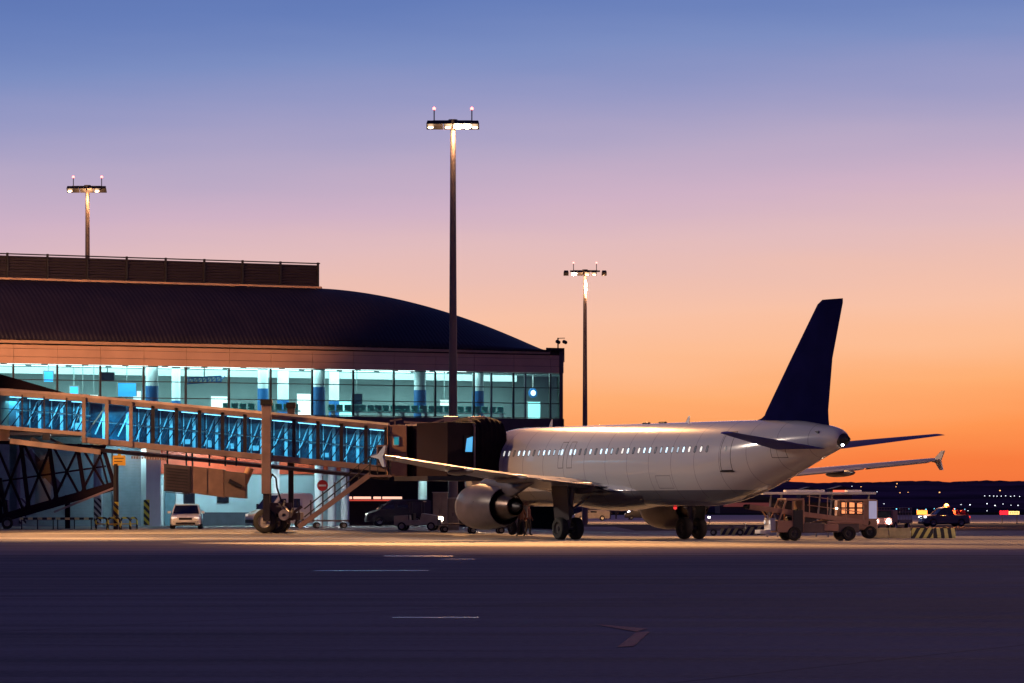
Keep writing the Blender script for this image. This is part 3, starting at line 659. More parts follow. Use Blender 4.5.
gbox(MB(), 203, 272, gw-.03, gw, .0, 1.35).build('plinth', pm('dark plinth', (.05,.05,.07), .8), T)
# ribbed roller shutter
m = MB(); a, b = U(113, gw-.2), U(145, gw-.2)
for k in range(26): m.bx(a, b, gw-.22, gw-.1, .42+k*.2, .42+k*.2+.17)
m.build('roller_shutter', M_shut, T)
m = MB(); a, b = U(20, gw-.2), U(92, gw-.2)
for k in range(26): m.bx(a, b, gw-.22, gw-.1, .42+k*.2, .42+k*.2+.17)
m.build('roller_shutter', M_shut, T)
f_ = gbox(MB(), 217, 229, gw-.06, gw+.02, 2.0, 3.2).build('window', M_dark, T); gbox(MB(), 218, 228, gw-.08, gw-.05, 2.08, 3.12).build('pane', M_glassdark, f_)
f_ = gbox(MB(), 184, 195, gw-.06, gw+.02, 1.9, 3.4).build('window', M_dark, T); gbox(MB(), 185, 194, gw-.08, gw-.05, 1.98, 3.32).build('pane', M_glassdark, f_)
gbox(MB(), 160.5, 163, gw-.1, gw+.02, .5, 3.2).build('door', M_white, T)
gbox(MB(), 165, 175, gw-.06, gw+.02, .45, 3.3).build('door', pm('teal door', (.12,.22,.27), .5), T)
gbox(MB(), 176, 183, gw-.06, gw+.02, .45, 3.3).build('door', M_white, T)
# outer pillars
c = gbox(MB(), 146, 161, 1.0, 1.9, .3, 6.7).build('square_pillar', M_cw, T, bevel=.03)
gbox(MB(), 144.5, 149.5, .95, 1.1, .5, 2.2).build('hazard_board', M_chev, c)
for px in (98, 319, 332, 345, 422.5, 275):
    u = U(px, 1.2); r = .32 if px > 400 else .3
    c = MB().tube((u, 1.2, 0), (u, 1.2, 6.7), r, n=20).build('round_pillar', M_cw if px > 250 else M_gwall, T, smooth=40)
for px in (97, 22):
    u = U(px, .9); m = MB(); m.bx(u-.24, u+.24, .75, .86, .6, 2.3); m.build('hazard_board', M_chevw, T)
# soffit lamps and an added light for the van
for px, e in ((140,300),(215,420),(300,260)):
    u = U(px, 1.5); MB().box((u,1.5,6.4), (1.2,.2,.08)).build('soffit_light', em('soffit tube', (.7,.95,1,1), 1.2), T)
    lamp('soffit_and_fill_lamp', 'AREA', tw(u, 1.2, 6.3), tw(u, 3.4, 1), e, (.5,.9,1), shape='RECTANGLE', size=3, size_y=.4)
u = U(285, .2)
lamp('soffit_and_fill_lamp', 'AREA', tw(u, -1.0, 6.2), tw(u, -6, .5), 900, (.8,.95,1), shape='RECTANGLE', size=3, size_y=.4)  # added fill light for the white van, has no fixture
u = U(420, .2)
lamp('soffit_and_fill_lamp', 'SPOT', tw(u, -1.5, 6.2), tw(u, 1.2, 2.5), 900, (.6,1,.95), spot_size=math.radians(50), spot_blend=.8, shadow_soft_size=.2)
m = MB()
for a_, b_ in ((342,352),(354,371),(374,381),(383,402)): gbox(m, a_, b_, gw+5.9, gw+6, TZ(370,499,gw+6), TZ(370,496.6,gw+6))
m.build('light_strip', em('recess streak glow', (1,.55,.4,1), 1.3), T)  # glowing strips added in place of horizontal light streaks
m = gbox(MB(), 340, 404, gw+6, gw+6.1, TZ(370,501,gw+6), TZ(370,499.6,gw+6)); m.build('red_streak', em('red streak glow', (.7,.08,.05,1), .6), T)  # red part of the added streak glow
# parapet camera on the corner
t = thing('security_camera', 'small twin-headed security camera on the roof corner', 'security camera', tw(U(558, .5), .5, 12.95), PH)
m = MB(); m.tube((0,0,0), (0,0,.75), .05); m.beam((0,0,.72), (.55,0,.74), .05); m.build('bracket', M_dark, t)
for x in (.0,.55): MB().tube((x,-.15,.42), (x,.15,.5), .13, n=12).build('camera_head', M_dark, t)

# ------------------------------------------------------------------ floodlight masts
M_flood = em('floodlight lens', (1,.66,.38,1), 14); M_floodhot = em('bright floodlight lens', (1,.8,.55,1), 120); M_obst = em('red obstruction lamp', (1,.12,.1,1), 9)
M_pole = pm('galvanised mast', (.14,.11,.11), .5, .3, .2, .4)
def mast(label, x, y, H, z0=0, hot=False, heads=(-1.35,-.85,-.3,.3,.85,1.35), lit=(1,1,1,1,1,1)):
    t = thing('floodlight_mast', label, 'floodlight mast', (x, y, z0), 0, 'apron floodlight masts')
    MB().tube((0,0,0), (0,0,H), .30, .16, 20).build('pole', M_pole, t, smooth=40)
    m = MB(); m.bx(-1.5,1.5,-.08,.08,H-.1,H+.06); m.bx(-1.2,1.2,-.5,-.42,H-.02,H+.06); m.beam((-.9,0,H),(-.9,-.5,H), .07); m.beam((.9,0,H),(.9,-.5,H), .07); m.tube((0,0,H-.4),(0,0,H+.15), .28, n=12)
    m.build('crossbar', M_dark, t)
    for k, hx in enumerate(heads):
        s = MB(); s.add([(hx-.26,-.3,H-.5),(hx+.26,-.3,H-.5),(hx+.26,-1.0,H-.2),(hx-.26,-1.0,H-.2),(hx-.2,-.2,H-.15),(hx+.2,-.2,H-.15),(hx+.2,-.85,H+.02),(hx-.2,-.85,H+.02)],
            [(0,1,2,3),(7,6,5,4),(0,4,5,1),(1,5,6,2),(2,6,7,3),(3,7,4,0)]); fl = s.build('floodlight', M_dark, t, bevel=.02)
        if lit[k]:
            q = MB(); q.add([(hx+.17*math.cos(a)*(1.5 if lit[k] == 2 else 1), -.66+.28*math.sin(a), H-.379+.118*math.sin(a)) for a in [2*PI*i/12 for i in range(12)]], [tuple(range(12))]); q.build('lens', M_floodhot if lit[k] == 2 else M_flood, fl)
    for sx in (-1.15, 1.15):
        q = MB(); q.tube((sx,0,H), (sx,0,H+.75), .035, n=8); o = q.build('lamp_post', M_dark, t)
        MB().lathe([(0,.0),(0,.09),(.1,.1),(.18,0)], (sx,0,H+.75), (0,0,1), 10).build('red_lamp', M_obst, o, smooth=60)
    return t
def mast_at(label, px, py_top, d, H=None, **k):
    p = at(px, py_top, d); z0 = G(p.x, p.y); return mast(label, p.x, d, p.z-z0, z0, **k), p
WARM = (1,.5,.2)
m1, p1 = mast_at('tallest floodlight mast, glaring lamps, standing between terminal and jet', 453, 122, 244, lit=(1,0,1,2,2,1))
m2, p2 = mast_at('slimmer distant floodlight mast rising behind the fuselage', 585, 271, 400, lit=(0,2,0,1,1,0), heads=(-1.9,-1.1,-.5,.2,.9,1.9))
m3, p3 = mast_at('floodlight mast standing behind the terminal roof screen at left', 87.5, 187, 325, lit=(1,0,0,0,1,0))
m4, p4 = mast_at('floodlight mast beyond the left frame edge lighting the stand', -330, 100, 210, lit=(1,1,1,1,1,1))
m5, p5 = mast_at('unseen floodlight mast added beyond the right frame edge to light the stand', 2150, 60, 188, lit=(1,1,1,1,1,1))  # unseen mast, added to light the right side of the stand
# the light those lamps throw
for p_ in (p1, p2, p3): lamp('floodlight_spill', 'POINT', (p_.x+.1, p_.y-.9, p_.z-1.0), None, 700, WARM, shadow_soft_size=.3)
def flood(p, tgt, e, size, blend=.9, soft=.6, col=WARM):
    q = Vector((p.x+.55, p.y-.3, p.z-1.3)); lamp('floodlight_beam', 'SPOT', q, tgt, e, col, spot_size=math.radians(size), spot_blend=blend, shadow_soft_size=soft)
for tx, e_ in ((-13, 180000), (1, 430000), (12, 240000)): flood(p1, (tx, 190, 0), e_*.3, 26, 1.0, col=(1,.45,.16))
flood(p1, (-28, 206, 0), 170000, 26, 1.0)
flood(p1, (24, 196, 0), 90000, 26, 1.0)
flood(p1, (-22, 218, 0), 90000, 44, .8)
flood(p1, (24, 222, 0), 90000, 50, .8)
flood(p1, (4, 214, 0), 60000, 44, .8)
flood(p2, (14, 470, 0), 500000, 110)
flood(p2, (60, 430, 0), 300000, 110)
flood(p3, (-40, 300, 0), 12000, 100)
flood(p4, (-23, 216, 5), 95000, 42, .6)
flood(p4, (0, 182, 0), 950000, 21, 1.0, col=(1,.5,.2))
flood(p5, (32, 190, 0), 300000, 24, 1.0)
flood(p5, (17, 206, 1), 85000, 20, .8, col=(1,.55,.32))
flood(p5, (25, 222, 0), 90000, 20, .8, col=(1,.7,.5))
flood(p4, (8, 203, 4), 60000, 34, .7, col=(1,.8,.64))
flood(p4, (-31, 262, 20), 250000, 29, .35)
flood(p4, (-17.5, 238, 1), 60000, 17, .6)

# ------------------------------------------------------------------ jet bridge
D0 = 221.7                                    # near face
JB = thing('jet_bridge', 'long blue-lit glazed boarding bridge sloping down to the jet nose', 'jet bridge', (-13.5, 222, .35))
M_blueback = pm('blue rear panel', (.012,.085,.12), .25, 0, .75, 1.3)
M_cyanpost = pm('white interior post', (.6,.75,.8), .4, 0, .05)
M_bglass = glass('bridge glass', (.55,.82,.95,1), .10)
M_strip_b = em('bridge ceiling tube', (.35,.8,1,1), 4)
def line(pa, pb):                             # (px,py) pairs -> function px -> z at near face
    za = at(pa[0], pa[1], D0).z; zb = at(pb[0], pb[1], D0).z
    xa = at(pa[0], 0, D0).x; xb = at(pb[0], 0, D0).x
    return lambda x: za+(zb-za)*(x-xa)/(xb-xa)
def bxp(px): return (px-512)*D0/F
def tunnel(name, px0, px1, ltop, lbot, mulls, y0, y1, tb, bb, thick, mcol, lighter=None):
    x0, x1 = bxp(px0), bxp(px1); top, bot = line(*ltop), line(*lbot)
    r = MB()
    for (f, h, o) in ((top, tb, tb/2),):
        for y in (y0, y1): r.beam((x0, y, f(x0)-0), (x1, y, f(x1)), .16, tb)
    rf = MB(); rf.loft([[Vector((x, y0-.05, top(x)+tb/2)), Vector((x, y1+.05, top(x)+tb/2)), Vector((x, y1-.2, top(x)+tb/2+.14)), Vector((x, y0+.2, top(x)+tb/2+.14))] for x in (x0, x1)])
    sec = r.build(name, M_brown, JB, world=True, bevel=.01)
    rf.build('roof_panel', M_brown, sec, world=True)
    fl = MB(); fl.loft([[Vector((x, y0+.02, bot(x)-.02)), Vector((x, y1-.02, bot(x)-.02)), Vector((x, y1-.02, bot(x)-.22)), Vector((x, y0+.02, bot(x)-.22))] for x in (x0, x1)]); fl.build('floor_panel', M_dark, sec, world=True)
    b = MB()
    for y in (y0, y1): b.beam((x0, y, bot(x0)-bb/2), (x1, y, bot(x1)-bb/2), .2, bb)
    b.build('bottom_beam', M_brown, sec, world=True, bevel=.01)
    # ceiling inside
    c = MB(); c.loft([[Vector((x, y0+.1, top(x)-tb*.3)), Vector((x, y1-.1, top(x)-tb*.3)), Vector((x, y1-.1, top(x)-tb*.3-.04)), Vector((x, y0+.1, top(x)-tb*.3-.04))] for x in (x0, x1)]); c.build('ceiling_panel', M_cyanpost, sec, world=True)
    g = MB(); bk = MB(); mu = MB(); dg = MB(); po = MB(); fd = MB(); st = MB()
    xs = [bxp(p) for p in mulls]
    for x, nx_ in zip(xs, xs[1:]):
        g.quad((x, y0, bot(x)), (nx_, y0, bot(nx_)), (nx_, y0, top(nx_)-tb/2), (x, y0, top(x)-tb/2))
        bk.quad((x, y1, bot(x)), (nx_, y1, bot(nx_)), (nx_, y1, top(nx_)-tb/2), (x, y1, top(x)-tb/2))
        dg.beam((x, y0+.09, bot(x)), (nx_, y0+.09, top(nx_)-tb/2), .05, .05)
        xm = (x+nx_)/2; dg.beam((xm, y0+.3, bot(xm)), (nx_, y0+.3, (bot(nx_)+top(nx_))/2), .07, .05); dg.beam((x+.08, y1-.5, bot(x)+.9), (xm+.1, y1-.5, top(xm)-tb/2), .1, .05)
        fd.beam((x+.16, y1-.12, bot(x)), (x+.16, y1-.12, top(x)-tb/2), .05, .04); fd.beam((xm-.1, y0+.6, bot(xm)+.35), (nx_-.12, y0+.6, top(nx_)-tb/2-.1), .035, .035)
        if random.random() < .55: q_ = random.uniform(.15, .5); fd.box((x+.25+q_*.5, y1-.25, bot(x)+.28), (q_, .08, random.uniform(.15,.4)))
        xp = x+(nx_-x)*.58
        po.beam((xp, y1-.14, bot(xp)), (xp, y1-.14, top(xp)), .17, .08, up=(0,1,0))
        fd.beam((x+.05, y1-.3, bot(x)+.15), (xp-.05, y1-.3, top(xp)-tb/2), .06, .06)
        st.beam((x+.15, (y0+y1)/2, top(x)-tb*.5-.05), (nx_-.15, (y0+y1)/2, top(nx_)-tb*.5-.02), .1, .03)
    for x in xs:
        for q_ in ((x, y0-.02, thick, .12), (x+.05, y1, .08, .08)): MB().beam((q_[0], q_[1], bot(x)), (q_[0], q_[1], top(x)), q_[2], q_[3], up=(0,1,0)).build('mullion', mcol, sec, world=True)
    g.build('glass_panel', M_bglass, sec, world=True); bk.build('rear_panel', M_blueback, sec, world=True)
    dg.build('diagonal_brace', M_dark, sec, world=True); po.build('lit_post', M_cyanpost, sec, world=True); fd.build('rear_brace', M_cyanpost, sec, world=True); st.build('light_strip', M_strip_b, sec, world=True)
    hr = MB(); 
    for y in (y0+.2, y1-.25): hr.beam((x0, y, bot(x0)+.95), (x1, y, bot(x1)+.95), .05, .05)
    hr.build('handrail', M_steel, sec, world=True)
    n = max(1, int((x1-x0)/3.2))
    for k in range(n):
        x = x0+(x1-x0)*(k+.5)/n
        lamp('bridge_ceiling_lamp', 'AREA', (x, (y0+y1)/2, top(x)-.45), (x, (y0+y1)/2, 0), 110, (.16,.72,1), shape='RECTANGLE', size=2.8, size_y=1.4)
    return sec
tunnel('inner_tunnel', -90, 86, ((10,393.5),(84,399)), ((10,426),(84,432)), [-68,-46,-23.5,-1,21.5,43.5,66,84], D0+.35, D0+2.65, .26, .22, .08, M_dark)
tunnel('outer_tunnel', 84, 388, ((84,399.5),(386,427.5)), ((84,437),(386,466)), [131,153,176.5,199.5,222.5,245,268,294,318,341.5,366,386], D0, D0+3.0, .26, .32, .2, M_dark)
top2 = line((84,399.5),(386,427.5)); bot2 = line((84,437),(386,466))
# the two framed bays at the overlap
m = MB()
for px in (84, 107, 131): x = bxp(px); m.beam((x, D0-.08, bot2(x)-.32), (x, D0-.08, top2(x)+.13), .2, .14, up=(0,1,0))
m.build('portal_frame', M_brown, JB, world=True)
m = MB(); g = MB(); d = MB()
for a, b in ((84,107),(107,131)):
    x, n_ = bxp(a), bxp(b); d.beam((x, D0+.1, bot2(x)), (n_, D0+.1, top2(n_)-.13), .06); d.beam((x+.35, D0+2.6, bot2(x)+.2), (n_-.2, D0+2.6, top2(n_)-.13), .07)
    m.beam((n_-.45, D0+2.7, bot2(n_)), (n_-.45, D0+2.7, top2(n_)), .17, .08, up=(0,1,0)); g.quad((x, D0, bot2(x)), (n_, D0, bot2(n_)), (n_, D0, top2(n_)-.13), (x, D0, top2(x)-.13))
m.build('lit_post', M_cyanpost, JB, world=True); d.build('diagonal_brace', M_cyanpost, JB, world=True); g.build('glass_panel', M_bglass, JB, world=True)
m = MB(); x0, x1 = bxp(84), bxp(131); m.quad((x0, D0+3, bot2(x0)), (x1, D0+3, bot2(x1)), (x1, D0+3, top2(x1)), (x0, D0+3, top2(x0))); m.build('rear_panel', M_blueback, JB, world=True)
lamp('bridge_ceiling_lamp', 'AREA', (bxp(107), D0+1.5, top2(bxp(107))-.45), (bxp(107), D0+1.5, 0), 95, (.15,.6,1), shape='RECTANGLE', size=2, size_y=1.4)
# cable carrier beams below
l1 = line((10,441),(100,452)); l2 = line((100,455),(380,483)); l3 = line((20,448),(380,480))
m = MB(); m.beam((bxp(10), D0+.2, l1(bxp(10))), (bxp(100), D0+.2, l1(bxp(100))), .25, .28); m.build('cable_carrier', M_brown, JB, world=True)
m = MB(); m.beam((bxp(130), D0+.3, at(0,451,D0).z), (bxp(372), D0+.3, at(0,475,D0).z), .1, .07); m.build('cable_carrier', M_steel, JB, world=True)
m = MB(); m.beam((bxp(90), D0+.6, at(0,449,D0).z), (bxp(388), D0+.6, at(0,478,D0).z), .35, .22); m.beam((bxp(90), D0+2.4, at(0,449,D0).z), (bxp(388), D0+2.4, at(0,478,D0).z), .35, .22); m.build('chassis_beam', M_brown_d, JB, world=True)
m = MB()
for k in range(14): px = 132+k*2.6; m.box((bxp(px), D0+.1, at(0,457.3+k*.12,D0).z), (.1,.12,.14))
m.build('cable_roller', M_brown, JB, world=True)
m = MB(); m.beam((bxp(30), D0+.4, at(0,438,D0).z), (bxp(44), D0+.4, at(0,446,D0).z), .3, .18); m.beam((bxp(48), D0+.4, at(0,438,D0).z), (bxp(72), D0+.4, at(0,449,D0).z), .12, .12); m.box((bxp(46), D0+.3, at(0,437,D0).z), (.4,.4,.35)); m.build('carrier_bracket', M_dark, JB, world=True)
# air conditioning cabinets hanging below
def zz(py): return at(0, py, D0).z
for (a, b, t0, t1, b0, b1, mt) in ((164,190,463.5,466,491,493.5,'g'),(190.5,224,466,469.5,493,497.5,'o'),(224.5,246,471,473,497,498.5,'d')):
    mm_ = {'g': pm('grille cabinet', (.06,.045,.05), .7), 'o': pm('cabinet panel', (.2,.125,.095), .55), 'd': pm('cabinet side panel', (.14,.095,.08), .6)}[mt]
    m = MB(); ya, yb = D0-.1, D0+1.3
    m.loft([[Vector((bxp(x), y, zz(p))) for y, p in ((ya, t), (yb, t), (yb, bb_), (ya, bb_))] for x, t, bb_ in ((a, t0, b0), (b, t1, b1))])
    cb = m.build('air_conditioning_cabinet', mm_, JB, world=True, bevel=.02)
    if mt == 'g':
        m = MB()
        for k in range(9): z = zz(492-k*3); m.beam((bxp(a+2), D0-.13, z), (bxp(b-2), D0-.13, z-.12), .03, .05)
        m.build('grille', M_dark, cb, world=True)
    if mt == 'o': m = MB(); m.bx(bxp(207), bxp(207.6), D0-.12, D0-.09, zz(494), zz(468.5)); m.bx(bxp(190), bxp(191.5), D0-.14, D0-.09, zz(493), zz(466)); m.build('panel_seam', M_dark, cb, world=True)
for px in (167,186,192,209,225,236): MB().beam((bxp(px), D0+.3, zz(466)), (bxp(px), D0+.3, zz(450)), .1, .1).build('hanger', M_dark, JB, world=True)
MB().path([at(232,493,D0+.2), at(238,491,D0+.2), at(244,483,D0+.2), at(250,468,D0+.2)], .22, 12).build('air_duct', pm('duct cloth', (.4,.22,.12), .7), JB, world=True, smooth=60)
MB().tube(at(229,481,D0-.2), at(242,487,D0-.2), .14, .10).build('duct_outlet', M_dark, JB, world=True)
# lift columns
zg_ = G(bxp(266), D0)
for px, ty, y, r0 in ((266.5,405,D0-.45,.26), (291,408,D0+3.4,.2)):
    x = (px-512)*y/F
    c = MB().bx(x-r0, x+r0, y-r0, y+r0, at(0,494 if y < D0 else 470,y).z, at(0,ty,y).z).build('lift_column', M_brown if y < D0 else M_brown_d, JB, world=True, bevel=.03)
    MB().bx(x-r0-.06, x+r0+.06, y-r0-.06, y+r0+.06, at(0,ty+.2,y).z, at(0,ty-5.5,y).z).build('column_cap', M_black, c, world=True)
    MB().bx(x-r0*.72, x+r0*.72, y-r0*.72, y+r0*.72, zg_+.7, at(0,493 if y < D0 else 470,y).z).build('column_foot', M_dark, c, world=True)
# wheel bogie
yb_ = D0+.6
bg_ = MB(); bg_.bx(bxp(262), bxp(300), yb_-.5, yb_+3.2, zg_+.75, zg_+1.15); bg_.bx(bxp(270), bxp(292), yb_-.8, yb_-.4, zg_+1.1, zg_+1.7); bg_.tube((bxp(284), yb_-.7, zg_+.6), (bxp(284), yb_+3.4, zg_+.6), .1)
bg_.beam((bxp(278), yb_-.6, zg_+.5), (bxp(302), yb_-.6, zg_+1.5), .16); bg_.beam((bxp(266), yb_-.6, zg_+1.3), (bxp(290), yb_-.6, zg_+.6), .14)
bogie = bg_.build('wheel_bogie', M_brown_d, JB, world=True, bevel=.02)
wl = JB.location
for x_, y_, r in ((bxp(265.5), yb_-.75, .68), (bxp(276), yb_-.45, .6), (bxp(265.5), yb_+3.0, .68), (bxp(276), yb_+3.2, .6)):
    wheel(bogie, Vector((x_, y_, zg_+r))-wl, (.25,1,0), r, .42)
m = MB()
for k in range(14):
    a = at(274+random.uniform(0,20), 520-random.uniform(0,14), yb_-.9); b = a+Vector((random.uniform(-.3,.3), random.uniform(-.2,.2), random.uniform(-.3,.35))); m.tube(a, b, random.uniform(.04,.09), n=8)
m.lathe([(-.12,.1),(-.12,.3),(.12,.3),(.12,.1)], at(284,515,yb_-1.0), (0,1,0), 18)
m.build('drive_motor', M_steel, bogie, world=True, smooth=40)
MB().path([at(271,505,yb_-.6), at(270,480,yb_-.5), at(272,474,yb_-.4), at(276,478,yb_-.4), at(277,488,yb_-.4), at(281,500,yb_-.4), at(286,506,yb_-.4)], .05).build('hydraulic_hose', M_black, JB, world=True, smooth=60)
# service stairs
sa = Vector((bxp(299), D0-.7, zg_+.35)); sb_ = Vector((bxp(371), D0-.7, zz(474)))
st = MB()
for dy in (0, .9): st.beam(sa+Vector((0,dy,0)), sb_+Vector((0,dy,0)), .07, .26)
stair = st.build('service_stairs', M_brown, JB, world=True)
m = MB()
for k in range(13):
    p = sa.lerp(sb_, (k+.5)/13); m.box(p+Vector((0,.45,.03)), (.3,.86,.04))
m.build('tread', M_steel, stair, world=True)
m = MB()
for dy in (0,.9):
    for hh in (.55,1.0): m.tube(sa+Vector((.3,dy,hh)), sb_+Vector((0,dy,hh)), .025, n=6)
    for k in range(7): p = sa.lerp(sb_, k/6); m.tube(p+Vector((0,dy,0)), p+Vector((0,dy,1.0)), .022, n=6)
m.build('handrail', M_dark, stair, world=True)
m = MB(); m.bx(bxp(368), bxp(392), D0-.9, D0+.4, zz(477), zz(475)); m.build('landing', M_brown, JB, world=True)
m = MB()
for px in (370,378,386,391): m.tube((bxp(px), D0-.88, zz(475)), (bxp(px), D0-.88, zz(458)), .025, n=6)
for py in (458,466): m.tube((bxp(369), D0-.88, zz(py)), (bxp(392), D0-.88, zz(py+1)), .025, n=6)
m.build('handrail', M_dark, JB, world=True)
# cab end: brown service panels, rotunda, cab, canopy
cx = MB(); cx.bx(bxp(387), bxp(407), D0-.15, D0+3.1, zz(476), zz(425)); cab = cx.build('cab_vestibule', pm('orange-brown panel', (.33,.19,.12), .5, 0, .2, 1), JB, world=True, bevel=.03)
f_ = MB().bx(bxp(393.5), bxp(399.5), D0-.2, D0-.14, zz(445.5), zz(436.5)).build('window', M_cyanpost, cab, world=True); MB().bx(bxp(394.3), bxp(398.7), D0-.22, D0-.19, zz(444.7), zz(437.3)).build('pane', em('small cyan pane', (.02,.35,.45,1), .5), f_, world=True)
m = MB(); m.bx(bxp(388), bxp(389.5), D0-.2, D0-.14, zz(476), zz(426)); m.bx(bxp(391), bxp(406), D0-.19, D0-.14, zz(460), zz(459)); m.bx(bxp(391), bxp(406), D0-.19, D0-.14, zz(452.5), zz(452)); m.bx(bxp(388), bxp(390.5), D0-.35, D0-.14, zz(436), zz(432)); m.build('panel_seam', M_dark, cab, world=True)
m = MB(); m.bx(bxp(377), bxp(387), D0-.6, D0-.05, zz(466), zz(445)); eb = m.build('electrical_box', M_brown, JB, world=True, bevel=.02)
m = MB(); m.bx(bxp(378.5), bxp(383), D0-.63, D0-.58, zz(453.5), zz(447)); m.bx(bxp(378.5), bxp(383), D0-.63, D0-.58, zz(463), zz(456)); m.build('box_door', M_dark, eb, world=True)
# rotating curtain wall
rc = Vector((bxp(430), D0+1.2, 0)); m = MB(); n = 36; R_ = 1.28
rg = []
for z in (zz(477), zz(426)):
    r = []
    for i in range(n):
        a = 2*PI*i/n; rr_ = R_+(.07 if i % 2 else 0); r.append(Vector((rc.x+rr_*math.cos(a), rc.y+rr_*math.sin(a), z)))
    rg.append(r)
m.loft(rg); rot = m.build('rotating_curtain', pm('ribbed curtain', (.018,.01,.014), .6, 0, .15, 1, spec=.1), JB, world=True)
for za, zb, r in ((zz(426), zz(423.8), R_+.12), (zz(480), zz(477), R_+.12)): MB().tube((rc.x, rc.y, za), (rc.x, rc.y, zb), r, n=40).build('rotunda_ring', pm('pale ring trim', (.55,.45,.38), .4) if za > 4.5 else M_dark, rot, world=True, smooth=40)
# slanted roof struts and machinery
m = MB()
m.beam(at(404,422,D0+.5), at(450,425,D0+.5), .18, .12); m.beam(at(430,424,D0), at(450,417,D0), .1); m.beam(at(450,425,D0-.3), at(466,418,D0-.3), .12); m.beam(at(458,428,D0-.4), at(470,419,D0-.4), .1); m.tube(at(444,421.5,D0), at(458,421.5,D0), .3); m.beam(at(390,421,D0), at(402,419,D0), .08); m.beam(at(395,426,D0), at(395,419,D0), .08)
m.build('roof_machinery', M_brown, JB, world=True)
nv = Vector((.866,.5,0)); tv = Vector((-.5,.866,0)); q0 = Vector((-1.85,219.2,0))
zf = zz(476)
def pt(a, t, z): v = q0+nv*a+tv*t; return Vector((v.x, v.y, z))
m = MB(); m.loft([[pt(a, -1.75, zf-.1), pt(a, 1.75, zf-.1), pt(a, 1.75, zz(424)), pt(a, -1.75, zz(424))] for a in (-2.9, -1.25)]); cabx = m.build('cab', pm('cab panel', (.02,.012,.016), .6, spec=.1), JB, world=True, bevel=.03)
m = MB(); m.loft([[pt(a, -1.77, zz(454)), pt(a, -1.83, zz(454)), pt(a, -1.83, zz(437)), pt(a, -1.77, zz(437))] for a in (-1.9, -1.35)]); wf = m.build('cab_window', M_black, cabx, world=True)
m = MB(); m.quad(pt(-1.85,-1.84,zz(453)), pt(-1.42,-1.84,zz(453)), pt(-1.38,-1.84,zz(438)), pt(-1.75,-1.84,zz(440))); m.build('pane', em('blue cab pane', (.08,.42,.75,1), 1.1), wf, world=True)
# canopy: accordion hood
m = MB(); rg = []
K = 15
for k in range(K):
    a = -1.25+(1.95)*k/(K-1); wob = .05 if k % 2 else 0; grow = math.sin(PI*.5*k/(K-1)); hw = 1.8+wob+.12*grow; zt = zz(424)+.3*math.sin(PI*k/(K-1)*.9)-.0+wob; arc = []
    zb_ = zf-.1
    if k == K-1: zt -= .15
    for i in range(17):
        th = PI*i/16; x_ = -hw*math.copysign(abs(math.cos(th))**.55, math.cos(th)); z_ = (zb_ if i in (0,16) else zt-.9+.9*abs(math.sin(th))**.7); arc.append(pt(a, x_, z_))
    rg.append(arc)
m.loft(rg, cap=False, closed=False); cn = m.build('canopy', pm('canopy fabric', (.009,.006,.011), .8, spec=.05), JB, world=True, smooth=30)
sd = cn.modifiers.new('thickness', 'SOLIDIFY'); sd.thickness = .04
m = MB(); m.path([pt(-1.3,-1.9,zf+.3), pt(-1.3,-1.9,zz(428)), pt(-1.3,-1.2,zz(419.5)), pt(-.4,-1.3,zz(418.5)), pt(.3,-1.5,zz(424)), pt(.6,-1.8,zz(432))], .05); m.build('canopy_frame', M_brown, JB, world=True)
m = MB(); m.loft([[pt(a, -1.9, zf-.3), pt(a, 1.9, zf-.3), pt(a, 1.9, zf-.05), pt(a, -1.9, zf-.05)] for a in (-4.2, -.1)]); m.build('cab_floor', M_dark, JB, world=True)
for px in (412, 431, 437): MB().box(at(px,479.5,D0-.6), (.35,.2,.06)).build('under_lamp', em('warm under lamp', (1,.5,.25,1), 1.2), JB, world=True)
# wall rotunda at the far left end
MB().bx(bxp(-2), bxp(13.5), D0+1.2, D0+1.3, zz(425), zz(397)).build('end_panel', pm('white end panel', (.5,.75,.85), .4), JB, world=True)
m = MB(); m.tube((bxp(-16), D0+1.4, .4), (bxp(-16), D0+1.4, zz(432)), .5, n=20); m.tube((bxp(-16), D0+1.4, zz(440)), (bxp(-16), D0+1.4, zz(388)), 1.25, n=28); m.build('rotunda', pm('rotunda panel', (.42,.26,.17), .5), JB, world=True, smooth=40)

# fixed walkway with dark roof, upper left, behind the bridge
W = thing('fixed_walkway', 'dark roofed walkway stub behind the upper left end of the bridge', 'walkway', (-33, 232, 0))
m = MB(); a = lambda px, py, d=231: at(px, py, d)
m.loft([[a(-60,366), a(-60,366,234), a(-60,398,234), a(-60,398)], [a(0,374), a(0,374,234), a(0,398,234), a(0,398)], [a(78,396.5), a(78,396.5,234), a(78,399,234), a(78,399)]]); m.build('roof', pm('walkway roof', (.01,.006,.01), .8, spec=.03), W, world=True)
m = MB(); m.loft([[a(-60,398), a(-60,398,234), a(-60,440,234), a(-60,440)], [a(-2,398), a(-2,398,234), a(-2,440,234), a(-2,440)]]); m.build('wall', M_dark, W, world=True)
for px in (-40,-8): MB().bx(a(px,0).x-.2, a(px,0).x+.2, 231.5, 232, .3, a(0,438).z).build('post', M_dark, W, world=True)

